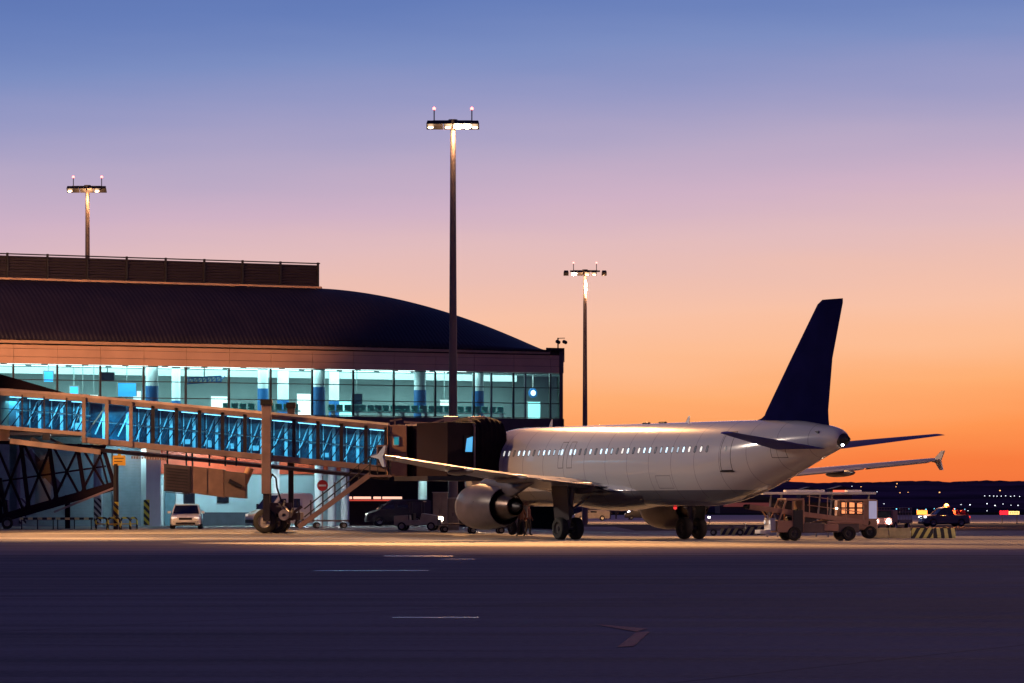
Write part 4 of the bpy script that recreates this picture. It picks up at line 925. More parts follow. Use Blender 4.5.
# glazed sloping escape gangway at lower left
dG = 236
Gg = thing('glazed_gangway', 'dark glazed truss gangway sloping to the ground beneath the bridge', 'gangway', (at(60,0,dG).x, dG, G(-28,dG)))
def gp_(px, py, k=0): return at(px, py, dG+k)
ga = pm('gangway frame', (.016,.01,.02), .7, 0, spec=.08)
top_l = ((-50,440),(104,447)); bot_l = ((-50,538.5),(115,485.5))
def yl(l, px): return l[0][1]+(l[1][1]-l[0][1])*(px-l[0][0])/(l[1][0]-l[0][0])
m = MB(); 
for k in (0, 3.0):
    m.beam(gp_(-50,440,k), gp_(104,447,k), .2, .2); 
    m.beam(gp_(-50,533,k), gp_(116,485.5,k), .25, .5); m.beam(gp_(103,447,k), gp_(114.5,485.5,k), .22); m.beam(gp_(98,447,k), gp_(108,485,k), .12)
m.build('frame', ga, Gg, world=True)
m = MB(); m.beam(gp_(54,512,-.1), gp_(115,487.5,-.1), .08, .12); m.build('edge_trim', pm('purple-grey trim', (.22,.16,.2), .5), Gg, world=True)
m = MB()
yb__ = lambda px: yl(((-50,533),(116,485.5)), px); nd = [-32,-4,24,52,80,106]
for k, (a_, b_) in enumerate(zip(nd, nd[1:])):
    for dep, wd_ in ((.2,.24), (2.8,.14)):
        m.beam(gp_(a_-3,444,dep), gp_(a_+5,yb__(a_+5),dep), wd_, .16); m.beam(gp_(a_,444,dep), gp_(b_,yb__(b_),dep), wd_*.8, .14); m.beam(gp_(a_,yb__(a_),dep), gp_(b_,444,dep), wd_*.8, .14)
    m.beam(gp_(a_,(444+yb__(a_))/2,.3), gp_(b_,(444+yb__(b_))/2,.3), .1, .1)
m.build('truss', ga, Gg, world=True)
M_gg = glass('gangway glass', (.3,.42,.5,1), .12)
m = MB(); m.quad(gp_(-50,441,.3), gp_(104,448,.3), gp_(114,485,.3), gp_(-50,532,.3)); m.build('glass_panel', M_gg, Gg, world=True)
m = MB(); m.loft([[gp_(-50,532), gp_(-50,532,3), gp_(-50,536,3), gp_(-50,536)], [gp_(114,484), gp_(114,484,3), gp_(114,487,3), gp_(114,487)]]); m.build('floor_panel', ga, Gg, world=True)
m = MB(); m.tube(gp_(40,470,1.2), gp_(52,466,1.2), .55, n=18); m.beam(gp_(28,452,1.2), gp_(60,488,1.2), .5, .5); m.build('machinery', M_brown_d, Gg, world=True, smooth=40)
m = MB()
gz = G(-28, dG)
for px in (65, 3): p = gp_(px, 495 if px > 50 else 500); m.tube((p.x, dG+1.4, gz), (p.x, dG+1.4, p.z), .16, n=10)
m.beam(gp_(0,478), gp_(7,524), .2); m.build('support_leg', ga, Gg, world=True)
wheel(Gg, Vector((at(8,0,dG).x, dG-.3, gz+.34))-Vector(Gg.location), (0,1,0), .34, .3)

# hazard rail, barriers, sign pole
def rail_thing(px0, px1, d, label, h0, mat, name='striped_rail', posts=3):
    x0, x1 = (px0-512)*d/F, (px1-512)*d/F; z = G((x0+x1)/2, d); t = thing(name, label, 'barrier', ((x0+x1)/2, d, z), 0, 'safety barriers on the stand')
    wd = (x1-x0)/2; MB().bx(-wd, wd, -.03, .03, h0-.06, h0+.07).build('rail', mat, t)
    for k in range(posts):
        x = -wd+.1+(2*wd-.2)*k/(posts-1); MB().tube((x,0,0), (x,0,h0), .035, n=8).build('post', M_dark, t)
    return t
M_hazr = stripes('rail hazard tape', (.7,.6,.3,1), (.02,.02,.02,1), .55, (1,0,0))
rail_thing(20, 55, 232, 'striped low rail under the gangway, left length', .62, M_hazr)
rail_thing(56, 93, 232, 'striped low rail under the gangway, right length', .62, M_hazr)
def hoop(px0, px1, d, label):
    x0, x1 = (px0-512)*d/F, (px1-512)*d/F; z = G((x0+x1)/2, d); t = thing('hoop_barrier', label, 'barrier', ((x0+x1)/2, d, z), 0, 'yellow hoop barriers round the sign pole'); wd = (x1-x0)/2
    MB().path([(-wd,0,0),(-wd,0,.55),(-wd+.08,0,.68),(wd-.08,0,.68),(wd,0,.55),(wd,0,0)], .055, 10).build('hoop', M_chev, t, smooth=60)
    MB().path([(-wd,0,.33),(wd,0,.33)], .03, 8).build('middle_rail', M_yellow, t)
hoop(96, 107, 231, 'yellow and black hoop barrier left of the sign pole'); hoop(108, 120, 230.4, 'yellow and black hoop barrier at the foot of the sign pole'); hoop(121, 130, 231, 'yellow and black hoop barrier just right of the sign pole'); hoop(130.5, 137, 231.5, 'narrow hoop barrier farthest right of the sign pole')
d = 231.5; x = (116-512)*d/F; z = G(x, d)
t = thing('sign_pole', 'tall dark pole with a yellow sign below the bridge', 'sign pole', (x, d, z))
MB().tube((0,0,0), (0,0,at(0,464,d).z-z), .15, n=12).build('pole', M_dark, t, smooth=40)
MB().tube((0,0,.2), (0,0,1.6), .155, n=12).build('hazard_sleeve', M_chev, t, smooth=40)
m = MB(); m.bx(-.18,.55,-.1,-.03, at(0,465.5,d).z-z, at(0,455.5,d).z-z); s_ = m.build('sign', pm('yellow sign face', (.75,.42,.05), .5, 0, .05), t)
m = MB()
for k, (w0, w1) in enumerate(((-.1,.45),(-.1,.38))): m.bx(w0, w1, -.112, -.102, at(0,458.7+3.2*k,d).z-z, at(0,458+3.2*k,d).z-z)
m.build('sign_marking', M_dark, s_)
m = MB(); m.tube((.2,-.08,at(0,455,d).z-z), (.2,.1,at(0,455,d).z-z+.0), .1, n=12); m.tube((.2,-.25,at(0,451,d).z-z), (.2,.1,at(0,451,d).z-z), .12, n=12); m.build('warning_lamp', M_yellow, t)
# no-entry sign on post
d = 246; x = at(322.5,0,d).x; z = G(x, d); t = thing('no_entry_sign', 'round red no-entry sign on a post by the white pillars', 'road sign', (x, d, z))
MB().tube((0,0,0), (0,0,3.2), .04, n=8).build('post', M_steel, t)
zc = at(0,485.5,d).z-z; s_ = MB().tube((0,-.08,zc), (0,-.05,zc), .34, n=28).build('disc', M_red, t); MB().bx(-.22,.22,-.1,-.085, zc-.055, zc+.055).build('bar', M_white, s_)

# grey cabinets
def cabinet(px0, px1, py0, py1, d, label):
    x0, x1 = (px0-512)*d/F, (px1-512)*d/F; z = G((x0+x1)/2, d); zt = at(0, py0, d).z-z
    t = thing('utility_cabinet', label, 'utility cabinet', ((x0+x1)/2, d, z), 0, 'grey utility cabinets beside the stand'); wd = (x1-x0)/2
    m = MB(); m.bx(-wd, wd, -.5, .5, 0, zt); m.build('body', pm('cabinet grey-brown', (.22,.17,.15), .6, 0, .15, 2), t, bevel=.02)
    MB().bx(-wd-.05, wd+.05, -.56, .56, zt, zt+.06).build('lid', M_steel, t); m = MB()
    for k in (0,1): m.bx(-wd+.05+k*(wd), -.03+k*wd, -.53, -.505, .08, zt-.08)
    m.build('door', pm('cabinet door', (.19,.15,.13), .5), t); MB().bx(-.04,-.01,-.56,-.53, zt*.45, zt*.55).build('handle', M_dark, t)
cabinet(433, 447.5, 493, 520, 236, 'taller grey utility cabinet left of the engine'); cabinet(448, 459, 498.5, 520, 237, 'shorter grey utility cabinet tucked beside the taller one')

# ------------------------------------------------------------------ vehicles
def carbody(P, L_, Wd, zlo, zbelt, profile_low, cabin, hoodw=.92):
    """profile_low: list (x, z) top outline of lower body front->rear ; cabin: list of (x,z) ; returns rings across x"""
    pass
M_carw = pm('white car paint', (.75,.74,.72), .25, 0, .04, 1, coat=.6)
M_head = em('headlamp lens', (1,.9,.8,1), .6); M_headon = em('headlamp burning', (.85,.88,1,1), 6); M_tail = em('tail lamp', (1,.05,.03,1), 1.5)
def car(label, loc, rz, paint, L_=4.5, W_=1.78, H_=1.46, suv=False, pick=False, lights=False, beacon=False, group=None, name='car', cat='car', drop=0):
    t = thing(name, label, cat, loc, rz, group); h = L_/2; hb = .92 if not suv else 1.05; hh = .74 if not suv else .95
    # lower body rings along x (front +)
    secs = [(h, .78,.34,.5), (h-.04,.86,.24,.62), (h-.25,.96,.2,hh-.02), (h-.9,1,.2,hh+.1), (h-1.25,1,.2,hb-.02), (0,1,.2,hb), (-h+1.0,1,.2,hb+.02), (-h+.3,.97,.22,hb+.0), (-h+.05,.9,.28,hb-.12), (-h,.84,.36,.6)]
    rg = []
    for x, wf, z0, z1 in secs:
        y = W_/2*wf; zm = z0+(z1-z0)*.45
        rg.append([Vector((x, s_*yy, z)) for s_, yy, z in ((-1,y*.9,z0),(-1,y,z0+.1),(-1,y,zm),(-1,y*.97,z1-.08),(-1,y*.86,z1),(1,y*.86,z1),(1,y*.97,z1-.08),(1,y,zm),(1,y,z0+.1),(1,y*.9,z0))])
    m = MB(); m.loft(rg); body = m.build('body', paint, t, smooth=35)
    ct, xr = H_, (-h+1.5 if pick else (-h+.35 if suv else -h+.75))
    base = [(h-1.25,.86,hb-.04),(h-1.9,.72,ct-.06),(h-2.2,.70,ct),(0-.3,.70,ct+.0),(xr+.7,.70,ct-.04),(xr,.82,hb-.02)]
    if suv: base = [(h-1.15,.86,hb-.04),(h-1.75,.74,ct-.06),(h-2.1,.72,ct),(-.3,.72,ct),(xr+.35,.72,ct-.05),(xr,.84,hb-.02)]
    gl = MB(); lo = [Vector((x if i in (0,5) else x, 0, 0)) for i, (x, w_, z) in enumerate(base)]
    rg = []
    for x, w_, z in base:
        y = W_/2*w_
        if z > hb+.1: rg.append([Vector((x,-W_/2*.88,hb-.03)), Vector((x,-y,z)), Vector((x,y,z)), Vector((x,W_/2*.88,hb-.03))])
        else: rg.append([Vector((x,-W_/2*.88,z)), Vector((x,-W_/2*.86,z+.01)), Vector((x,W_/2*.86,z+.01)), Vector((x,W_/2*.88,z))])
    gl.loft(rg); gl.build('window_glass', M_glassdark, t, smooth=25)
    r = MB(); y = W_/2*.72; r.loft([[Vector((x,-y,z)), Vector((x,-y*.96,z+.03)), Vector((x,y*.96,z+.03)), Vector((x,y,z))] for x, z in ((base[1][0],ct-.05),(base[2][0],ct+.005),(-.3,ct+.01),(base[4][0],ct-.03))]); r.build('roof', paint, body, smooth=30)
    pl = MB()
    for s_ in (-1,1):
        pl.beam((base[0][0], s_*W_/2*.87, hb), (base[1][0], s_*W_/2*.735, ct-.04), .06, .06); pl.beam((base[5][0], s_*W_/2*.85, hb), (base[4][0], s_*W_/2*.735, ct-.03), .09, .09); pl.beam((-.25, s_*W_/2*.89, hb), (-.3, s_*W_/2*.74, ct-.02), .07, .05)
    pl.build('cabin_frame', paint, body)
    for s_ in (-1,1):
        m = MB(); m.box((h-.16, s_*W_*.355, hh-.1), (.2,.30,.13), rz=-s_*.35); m.build('headlight', M_headon if lights else M_head, t, bevel=.04)
        MB().box((-h+.05, s_*W_*.37, hb-.22), (.12,.26,.18)).build('tail_light', M_tail, t)
        MB().box((h-1.45, s_*(W_/2+.08), hb+.06), (.12,.2,.14)).build('wing_mirror', paint, t, bevel=.03)
        for wx in (h-.85, -h+.85): wheel(t, (wx, s_*(W_/2-.1), .32 if not suv else .37), (0,1,0), .32 if not suv else .37, .22)
    MB().box((h-.02,0,hh-.14), (.06,W_*.42,.13)).build('grille', M_dark, t, bevel=.01); MB().box((h-.01,0,.32), (.06,W_*.62,.12)).build('lower_intake', M_dark, t); MB().box((h+.02,0,.46), (.03,.5,.11)).build('number_plate', M_white, t)
    if beacon:
        b = MB().box((-.2,0,ct+.04), (.3,W_*.6,.06)).build('light_bar', M_dark, t)
        MB().lathe([(0,.2),(.2,.19),(.3,0)], (-.2,.0,ct+.08), (0,0,1), 14).build('beacon', em('amber beacon', (1,.33,.05,1), 2.4), b, smooth=60)
        MB().lathe([(0,.12),(.12,.11),(.17,0)], (-.2,.45,ct+.08), (0,0,1), 14).build('beacon', em('amber beacon dim', (1,.25,.04,1), 1.6), b, smooth=60)
    if pick:
        m = MB(); m.bx(-h+.1, -h+1.5, -W_/2+.1, W_/2-.1, hb+.0, hb+.05); 
        for k in range(2): m.box((-h+.5+k*.55, 0, hb+.22), (.4, 1.0, .38))
        m.build('load', M_red, t, bevel=.02)
    return t
d = 236; px = 186.5; x = (px-512)*d/F
car('white saloon car parked facing us beside the building', (x, d, G(x, d)), math.radians(-90+3), M_carw, 4.4, 1.82, 1.44)
d = 352; x = (944-512)*d/F
PK = car('dark pickup with glowing orange roof beacon driving across the apron', (x, d, .02), math.radians(180+14), pm('dark blue car paint', (.03,.03,.06), .3, 0, .1, 1, coat=.4), 4.3, 1.8, 1.65, suv=True, pick=True, lights=True, beacon=True, name='pickup_truck', cat='pickup')
lamp('beacon_glow', 'POINT', (x+.3, d-.3, 2.2), None, 3000, (1,.3,.06), shadow_soft_size=.15)
# white van behind the bogie
def van(label, loc, rz, paint, L_=5.2, W_=1.95, H_=2.2, name='van', cat='van', glow=None, group=None):
    t = thing(name, label, cat, loc, rz, group); h = L_/2; rg = []
    for x, z1, wf in ((h,.55,.86),(h-.05,.85,.94),(h-.35,1.0,.98),(h-.75,1.12,1),(h-1.5,H_-.12,.96),(h-1.8,H_,.95),(-h+.15,H_,.95),(-h,H_-.1,.93)):
        y = W_/2*wf; rg.append([Vector((x,-y*.95,.28)), Vector((x,-y,.4)), Vector((x,-y,z1*.55+.2)), Vector((x,-y*(.93 if z1 > 1.3 else 1),z1-.08)), Vector((x,-y*.85,z1)), Vector((x,y*.85,z1)), Vector((x,y*(.93 if z1 > 1.3 else 1),z1-.08)), Vector((x,y,z1*.55+.2)), Vector((x,y,.4)), Vector((x,y*.95,.28))])
    m = MB(); m.loft(rg); b = m.build('body', paint, t, smooth=35)
    m = MB(); y = W_/2*.84; m.quad((h-.78,-y,1.14), (h-.78,y,1.14), (h-1.46,y*.98,H_-.16), (h-1.46,-y*.98,H_-.16)); ws = m.build('windscreen', M_glassdark, t)
    for v in ws.data.vertices: v.co.x += .03; v.co.z += .015
    for s_ in (-1,1):
        y = s_*(W_/2*1.0)
        q = MB(); q.add([(h-1.0,y,1.18),(h-1.9,y,1.18),(h-1.9,y*.965,H_-.35),(h-1.5,y*.965,H_-.35)], [(0,1,2,3)])
        q.add([(h-2.1,y,1.25),(h-2.9,y,1.25),(h-2.9,y*.965,H_-.35),(h-2.1,y*.965,H_-.35)], [(0,1,2,3)]); o = q.build('side_window', glow or M_glassdark, t)
        for v in o.data.vertices: v.co.y += s_*.012
        MB().box((h-.1, s_*W_*.36, .78), (.14,.3,.18)).build('headlight', M_head, t, bevel=.03); MB().box((h-1.05, s_*(W_/2+.1), 1.35), (.1,.18,.28)).build('wing_mirror', M_dark, t, bevel=.03)
        for wx in (h-.9, -h+1.0): wheel(t, (wx, s_*(W_/2-.12), .35), (0,1,0), .35, .24)
    MB().box((h-.0,0,.42), (.08,W_*.8,.2)).build('bumper', M_plastic, t, bevel=.02)
    return t
d = 247; x = (279-512)*d/F
van('white van parked behind the bridge wheels', (x, d, G(x, d)), math.radians(180+35), M_carw, 3.9, 1.9, 2.15)

# belt loader truck, right
d = 202; x = (815-512)*d/F
BL = thing('belt_loader', 'tall-cabbed belt loader truck with raised conveyor near the tail', 'belt loader', (x, d, 0.0), math.radians(180+12))
# local +X forward (screen left), +Y towards the camera side (screen: near)
M_lo = pm('loader paint', (.38,.22,.16), .45, 0, .2, 1.5); M_lod = pm('loader dark skirt', (.12,.09,.09), .6)
m = MB(); m.bx(-2.1,1.9,-.75,.75,.42,.85); m.bx(-.3,1.0,-.8,.8,.4,.9); BLc = m.build('chassis', M_lod, BL, bevel=.03)
cabp = [(2.15,.4),(2.2,1.05),(1.85,1.95),(1.6,2.1),(.85,2.1),(.8,.4)]
m = MB()
m.prism([(2.15,.42),(2.2,1.0),(2.1,1.02),(.85,1.02),(.85,.42)], -.8, .8); m.bx(.8,1.75,-.82,.82,2.02,2.14); m.bx(.78,.9,-.8,.8,.42,2.05)
for s_ in (-1,1): m.beam((2.12,s_*.76,1.0), (1.72,s_*.76,2.05), .09, .09); m.beam((1.4,s_*.77,1.0), (1.4,s_*.77,2.05), .06)
lc = m.build('cab', M_lo, BL, bevel=.02)
m = MB(); m.add([(2.11,-.72,1.05),(2.11,.72,1.05),(1.75,.72,1.98),(1.75,-.72,1.98)], [(0,1,2,3)]); m.build('windscreen', glass('loader glass', (.7,.75,.8,1), .3), lc)
m = MB(); m.box((1.25,0,.95), (.5,.6,.5)); m.box((1.0,0,1.3), (.12,.55,.6)); m.build('driver_seat', M_black, lc, bevel=.05)
MB().box((1.12,.815,1.0), (.5,.03,1.1)).build('door', M_plastic, lc)
MB().bx(2.22,2.5,-.6,.6,.5,1.15).build('front_box', M_white, BL, bevel=.03); MB().bx(2.45,3.0,-.55,.55,.35,.55).build('front_step', M_white, BL, bevel=.03)
for s_ in (-1,1):
    for wx in (1.3,-1.55): wheel(BL, (wx, s_*.72, .37), (0,1,0), .37, .26, rim=M_plastic)
    MB().lathe([(0,.1),(.03,.09),(.04,0)], (2.5,s_*.45,.95), (1,0,0), 12).build('headlight', M_head, BL)
# conveyor: rises forward past the cab
m = MB(); ca = Vector((-2.6,.25,.9)); cb_ = Vector((3.6,.25,1.72))
for dy in (-.42,.42): m.beam(ca+Vector((0,dy,0)), cb_+Vector((0,dy,0)), .08, .24)
cv = m.build('conveyor', M_lo, BL)
m = MB(); m.beam(ca+Vector((.05,0,.03)), cb_+Vector((-.05,0,.03)), .74, .08); m.tube(ca+Vector((0,-.42,0)), ca+Vector((0,.42,0)), .12); m.tube(cb_+Vector((0,-.42,0)), cb_+Vector((0,.42,0)), .12); m.build('belt', M_black, cv)
m = MB()
for k in range(4): p = Vector((.5-k*.95,.70,.9+(3.1-k*.95)*.13)); m.tube(p, p+Vector((0,0,1.0)), .025, n=6)
m.tube((.6,.70,2.25), (-2.5,.70,1.85), .025, n=6); m.tube((.6,.70,1.8), (-2.5,.70,1.4), .025, n=6); m.build('guard_rail', M_lo, cv)
m = MB()
for s_ in (-1,1): m.beam((.2,s_*.4,.85), (-.9,s_*.4,1.15), .08); m.beam((2.4,s_*.35,1.1), (2.7,s_*.35,1.55), .07)
m.build('lifting_arm', pm('lit lifting arm', (.6,.45,.2), .4), BL)
MB().bx(-2.1,-.4,-.78,.78,.86,.98).build('rear_deck', M_lo, BL, bevel=.02); MB().bx(-1.0,-.2,.55,.8,.5,.84).build('tool_box', M_lo, BL, bevel=.02)
MB().lathe([(0,.05),(.05,.05),(.08,0)], (-.9,.8,1.6), (0,0,1), 10).build('work_lamp', em('small work lamp', (1,.75,.5,1), 25), BL)
lamp('cab_fill_light', 'SPOT', (x-4.5, d-3, 4), (x-1.2, d, 1.2), 1600, (1,.75,.55), spot_size=math.radians(40), spot_blend=.7, shadow_soft_size=.15)  # added light that brightens the loader cab, tied to no fixture

# shelter canopy behind the loader
d = 228
sx0, sx1 = (762-512)*d/F, (874-512)*d/F
SH = thing('apron_shelter', 'long flat-roofed open shelter standing behind the belt loader', 'shelter', ((sx0+sx1)/2, d, 0)); hw = (sx1-sx0)/2; zr = at(0,493.5,d).z
MB().bx(-hw, hw, -1.2, 1.6, zr-.06, zr+.08).build('roof', pm('shelter roof white', (.6,.56,.54), .5), SH, bevel=.02)
for a, b in ((-hw+1.3,-hw+3.5),(-hw+4.8,-hw+5.6)): MB().bx(a, b, -.9, 1.2, zr+.08, zr+.2).build('roof_panel', pm('shelter top panel', (.85,.8,.76), .5), SH, bevel=.02)
for x_ in (-hw+.4, -hw+1.0, hw-.4, 0, hw-2.5):
    MB().beam((x_-.12, .0, 0.0), (x_+.12, .0, zr-.06), .1).build('post', M_steel, SH)
MB().bx(-hw+.5, hw-.3, 1.35, 1.42, .3, zr-.5).build('rear_screen', pm('dark shelter screen', (.02,.018,.03), .5), SH)
# airport bus behind the loader, warm windows
d = 246; x = (868-512)*d/F
def bus(label, loc, rz):
    t = thing('minibus', label, 'minibus', loc, rz); m = MB(); m.bx(-1.1,1.1,-.9,.9,.45,2.12); b = m.build('body', pm('minibus paint', (.36,.2,.14), .5), t, bevel=.1)
    for k in range(3):
        f = MB().box((-.72+k*.42,-.905,1.66), (.38,.02,.72)).build('window_frame', M_dark, t)
        for z in (1.48, 1.82): MB().box((-.72+k*.42,-.92,z), (.27,.02,.26)).build('pane', em('warm bus window', (1,.34,.13,1), 1.0), f)
    m = MB(); m.box((.83,-.91,1.55), (.42,.02,.95)); m.build('windscreen', em('pale lit windscreen', (.5,.5,.75,1), .4), t)
    for wx in (-.7,.7):
        for s_ in (-1,1): wheel(t, (wx, s_*.8, .36), (0,1,0), .36, .22, rim=M_plastic)
    return t
bus('small bus with warm lit windows at the right end of the shelter', ((856-512)*217/F, 217, 0), 0)
# ladder truck with burning headlights
d = 290; x = (892-512)*d/F
LT = thing('service_truck', 'service truck with burning headlights and lattice deck behind the barriers', 'truck', (x, d, 0), math.radians(-90-25)); LT.scale = (.8,.8,.8)
m = MB(); m.bx(1.2,2.6,-1,1,.5,1.9); m.build('cab', pm('truck red-brown', (.3,.12,.1), .5), LT, bevel=.1)
MB().bx(2.605,2.62,-.85,.85,1.2,1.8).build('windscreen', M_glassdark, LT); MB().bx(-2.6,1.1,-1.05,1.05,.7,1.0).build('deck', M_lod, LT)
m = MB()
for k in range(9):
    x_ = -2.5+k*.42; m.tube((x_,1.0,1.0), (x_,1.0,2.1), .03, n=6); m.tube((x_,-1.0,1.0), (x_,-1.0,2.1), .03, n=6); m.tube((x_,-1,2.1), (x_,1,2.1), .025, n=6)
for z in (1.35,1.7,2.1): m.tube((-2.5,1,z), (1,1,z), .03, n=6); m.tube((-2.5,-1,z), (1,-1,z), .03, n=6)
m.build('lattice_side', M_lo, LT)
for s_ in (-1,1):
    MB().lathe([(0,.2),(.05,.18),(.07,0)], (2.63,s_*.6,.85), (1,0,0), 14).build('headlight', em('burning truck headlamp', (1,.85,.75,1), 90), LT)
    for wx in (1.9,-1.6): wheel(LT, (wx, s_*.9, .42), (0,1,0), .42, .3)
hp = Vector((x-.4, d-2.9, .9)); lamp('truck_headlamp_beam', 'SPOT', hp, hp+Vector((-3,-20,-1.2)), 2500, (1,.85,.7), spot_size=math.radians(60), spot_blend=.8, shadow_soft_size=.1)

# barrier blocks
def block(mat_, loc, label, L_=1.22, H_=.56):
    t = thing('barrier_block', label, 'barrier block', loc, 0, 'kerb barrier blocks on the apron')
    m = MB(); m.loft([[Vector((x_,-.24,0)), Vector((x_,-.24,.14)), Vector((x_,-.12,H_)), Vector((x_,.12,H_)), Vector((x_,.24,.14)), Vector((x_,.24,0))] for x_ in (-L_/2+.02, L_/2-.02)]); m.build('block', mat_, t, bevel=.02)
    MB().box((0,-.13,H_+.03), (.25,.06,.06)).build('lifting_eye', M_dark, t)
    return t
M_blk = pm('yellowish concrete block', (.5,.4,.22), .8, 0, .2, 3)
M_blks = stripes('yellow black block paint', (.72,.62,.18,1), (.03,.03,.03,1), .42, (1,0,-.6)); M_blks2 = stripes('yellow black block paint vertical', (.72,.62,.22,1), (.03,.03,.03,1), .4, (1,0,.12))
d = 219
for k, (px, mt, lb) in enumerate(((877,M_blk,'plain yellowish concrete barrier block at the left end of the row'),(899.5,M_blk,'plain concrete barrier block next to the striped ones'),(922,M_blks,'barrier block with slanting yellow and black stripes'),(944.5,M_blks2,'barrier block with upright stripes at the right end of the row'))):
    block(mt, ((px-512)*d/F, d, 0.0), lb)
for px, lb in ((727,'striped barrier block farthest left, behind the dolly'),(749,'striped barrier block seen just left of the loader front')): block(M_blks, ((px+4-512)*246/F, 246, .0), lb, 1.35, .5)

# baggage dollies
def dolly(loc, rz, label, pole=False, group='flat baggage dollies'):
    t = thing('baggage_dolly', label, 'baggage dolly', loc, rz, group)
    m = MB(); m.bx(-1.1,1.1,-.65,.65,.42,.52); m.bx(-1.1,-1.04,-.65,.65,.52,.75); m.build('deck', M_lod, t, bevel=.01); MB().beam((1.1,0,.4), (1.7,0,.25), .06).build('tow_bar', M_dark, t)
    for wx in (-.8,.8):
        for s_ in (-1,1): wheel(t, (wx, s_*.5, .19), (0,1,0), .19, .12, n=16)
    if pole: MB().tube((1.05,.6,.5), (1.05,.6,1.05), .025).build('pole', M_dark, t); MB().lathe([(0,.07),(.08,.07),(.1,0)], (1.05,.6,1.05), (0,0,1), 10).build('lamp', em('dolly lamp', (1,.9,.8,1), 15), t)
    return t
d = 240; dolly(((727-512)*d/F, d, .0), math.radians(175), 'low dark dolly with a small lamp pole between gear and loader', True)
for px, d, lb in ((486,225,'flat dolly partly hidden behind the near engine'),(458,226,'flat dolly at the left edge of the near engine'),(330,240,'flat dolly by the foot of the service stairs')):
    x = (px-512)*d/F; dolly((x, d, G(x, d)), math.radians(8), lb)
d = 229; x = (418-512)*d/F
t = thing('baggage_tractor', 'small baggage tractor with lit headlamp beside the pale pillar', 'baggage tractor', (x, d, G(x, d)), math.radians(-8))
m = MB(); m.prism([(-1.3,.3),(-1.3,.85),(-.5,.9),(-.45,.6),(.2,.6),(.3,1.0),(1.25,.85),(1.35,.3)], -.6, .6); m.build('body', pm('tractor paint', (.35,.33,.3), .5), t, bevel=.03)
m = MB()
for xx in (-.45,.25):
    for yy in (-.55,.55): m.tube((xx,yy,.6), (xx,yy,1.65), .03, n=6)
m.bx(-.55,.4,-.62,.62,1.65,1.7); m.build('canopy_frame', M_dark, t); MB().box((-.25,0,.8), (.12,.9,.4)).build('seat', M_black, t, bevel=.03)
for wx in (-.85,.85):
    for s_ in (-1,1): wheel(t, (wx, s_*.52, .26), (0,1,0), .26, .18, n=16)
for s_ in (-1,1): MB().lathe([(0,.12),(.04,.1),(.06,0)], (1.33,s_*.4,.68), (1,0,0), 12).build('headlight', em('tractor headlamp', (1,.8,.6,1), 30), t)
lamp('tractor_headlamp', 'SPOT', (x+1.5, d-.2, G(x,d)+.7), (x+9, d-1.5, .1), 2500, (1,.75,.5), spot_size=math.radians(50), spot_blend=.8, shadow_soft_size=.1)
# distant vehicles under the belly
for px, d, lb, pt_ in ((592,520,'pale distant van seen beneath the fuselage', pm('far van paint', (.25,.22,.2), .6)), (641,560,'dark distant van seen beneath the fuselage behind the far engine', M_dark), (556,600,'dark distant van glimpsed between the near landing gear and engine', M_dark)):
    van(lb, ((px-512)*d/F, d, 0), math.radians(180), pt_, 4.6, 1.9, 1.4 if d < 530 else 2.0)
t = thing('apron_lamp', 'orange lit marker lamp seen beneath the fuselage', 'marker lamp', ((606-512)*560/F, 560, 0)); MB().tube((0,0,0), (0,0,.9), .08).build('post', M_dark, t); MB().bx(-.45,.45,-.2,.2,.9,1.4).build('lens', em('orange lamp lens', (1,.4,.1,1), 1.6), t)
t = thing('apron_lamp', 'white round marker lamp seen beneath the fuselage', 'marker lamp', ((629-512)*560/F, 560, 0)); MB().tube((0,0,0), (0,0,.9), .08).build('post', M_dark, t); MB().lathe([(0,.2),(.2,.26),(.45,0)], (0,0,.9), (0,0,1), 14).build('lens', em('white lamp lens', (.9,.9,1,1), 4), t)
# airfield signs
d = 430
t = thing('airfield_sign', 'small lit orange airfield sign left of the pickup', 'airfield sign', ((922-512)*d/F, d, 0)); MB().bx(-.55,.55,-.1,.1,at(0,514.6,d).z,at(0,510.2,d).z).build('panel', em('orange sign panel', (1,.36,.08,1), 1.0), t)
for x_ in (-.4,.4): MB().bx(x_-.04, x_+.04, -.04, .04, 0, at(0,514.6,d).z).build('leg', M_dark, t)
t = thing('airfield_sign', 'wide lit red and yellow airfield sign at the right edge', 'airfield sign', ((1009.5-512)*d/F, d, 0))
MB().bx(-1.05,-.1,-.1,.1,at(0,514.8,d).z,at(0,510.6,d).z).build('red_panel', em('red sign panel', (.9,.02,.05,1), .8), t); MB().bx(-.1,1.05,-.1,.1,at(0,514.6,d).z,at(0,511.2,d).z).build('yellow_panel', em('yellow sign panel', (1,.75,.3,1), 1.0), t)
m = MB()
for k in range(4): m.bx(.02+k*.24, .16+k*.24, -.115, -.1, at(0,513.4,d).z, at(0,512.4,d).z)
m.build('sign_marking', M_dark, t)
for x_ in (-.8,.8): MB().bx(x_-.04, x_+.04, -.04, .04, 0, at(0,514.6,d).z).build('leg', M_dark, t)
# cars and carts in the dark undercroft
for px, d, lb in ((398,271,'dark van parked in the undercroft by the pale pillar'),):
    x = (px-512)*d/F; van(lb, (x, d, G(x, d)), math.radians(185), pm('undercroft van', (.03,.015,.02), .4), 4.4, 1.9, 1.8)

